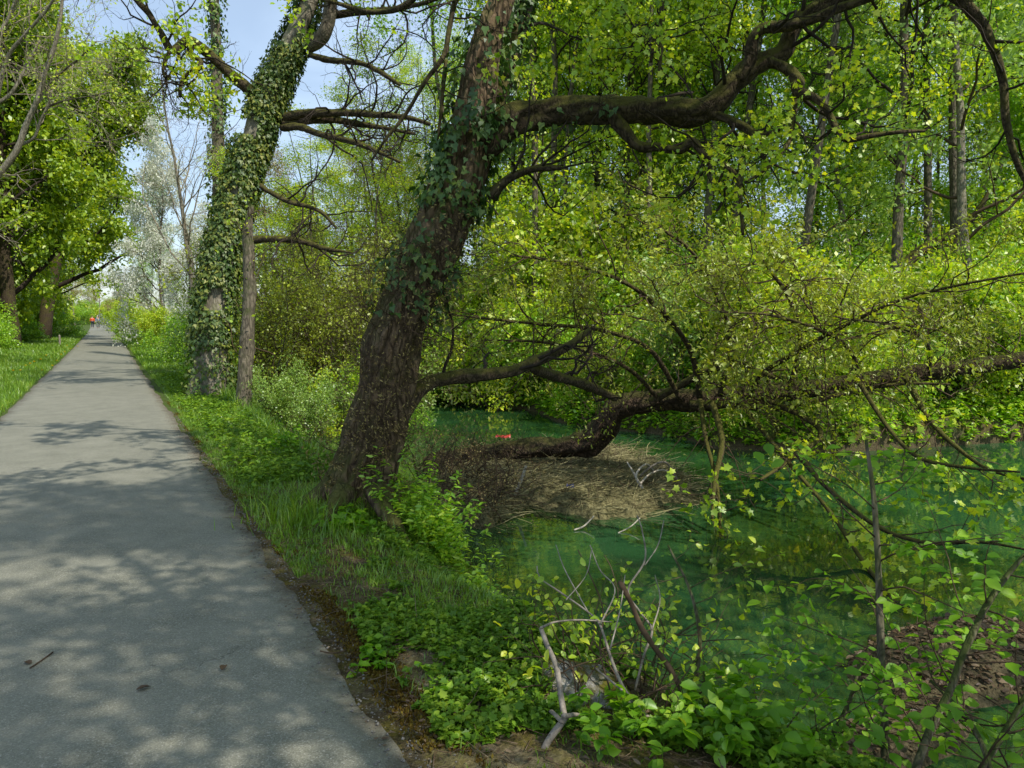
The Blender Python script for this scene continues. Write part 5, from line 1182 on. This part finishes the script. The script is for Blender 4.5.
sapling('low leafy shoot bending over the water at the bottom edge', [[(800, 800, 6), (790, 750, 6), (772, 720, 5), (750, 700, 4), (730, 690, 3)], [(800, 800, 5), (830, 740, 5), (850, 700, 4), (860, 660, 3)]], 3.0, 3.2, 12, .42, 6, .055, 'near', 83, (800, 775))
sapling('young shrub with sparse yellow-green leaves beside the broken pole', [[(700, 745, 5), (695, 690, 5), (700, 640, 4), (690, 590, 3), (668, 545, 2)], [(660, 735, 4), (650, 690, 4), (660, 650, 3), (700, 620, 2)]], 3.7, 4.0, 9, .5, 4, .045, 'spring', 84, (690, 740))
# curved dead branch on the mud bar
gm = ground_at(930, 655); stick('mud_branch', 'dark rotting branch lying on the mud bar behind the saplings', [(870, 640, 8), (900, 650, 8), (930, 672, 7), (960, 690, 6), (1000, 700, 4)], float((ground_at(870, 640) - CAM) @ fwd), float((ground_at(1000, 700) - CAM) @ fwd), 'limb', forks=())

# few things on the asphalt
def dleaf(label, px, py_2, sz, rz):
    g = G(px, py_2, .045); t = MB(); a = rz
    leaves(t, np.array([g]), np.array([[math.cos(a), math.sin(a), .1]]), np.array([[.1, .2, 1.]]), np.array([sz]), OVAL)
    tag(t.build('fallen_leaf', M['litter'], loc=g), label, 'leaf')
dleaf('small pale dry leaf lying alone near the middle of the shaded asphalt', 222, 670, .05, 1.2)
dleaf('dry brown leaf scrap on the asphalt left of the pale leaf', 136, 690, .055, .2)
dleaf('dry brown leaf at the left of the shaded asphalt beside a twig', 30, 664, .05, 2.0)
def ptwig(label, pts_px):
    v = [G(a_, b_, .045) for a_, b_ in pts_px]; p, r = spline([(*q, .0035) for q in v], 12, pix=False); mb = MB(); tubes(mb, p, r, 5, .1)
    tag(mb.build('fallen_twig', M['twig'], loc=v[0]), label, 'twig')
ptwig('thin brown twig lying on the asphalt at the left', [(30, 668), (42, 660), (53, 652)])
ptwig('dark twig lying at the right edge of the asphalt', [(320, 651), (334, 653), (346, 650)])

# ------------------------------------------------------------------ render settings
scene.view_settings.view_transform = 'Standard'; scene.view_settings.look = 'None'
scene.view_settings.exposure = 0; scene.view_settings.gamma = 1
cy = scene.cycles
cy.max_bounces = 8; cy.diffuse_bounces = 4; cy.glossy_bounces = 3; cy.transmission_bounces = 5; cy.transparent_max_bounces = 4
cy.caustics_reflective = False; cy.caustics_refractive = False; cy.sample_clamp_indirect = 6
cy.use_denoising = True
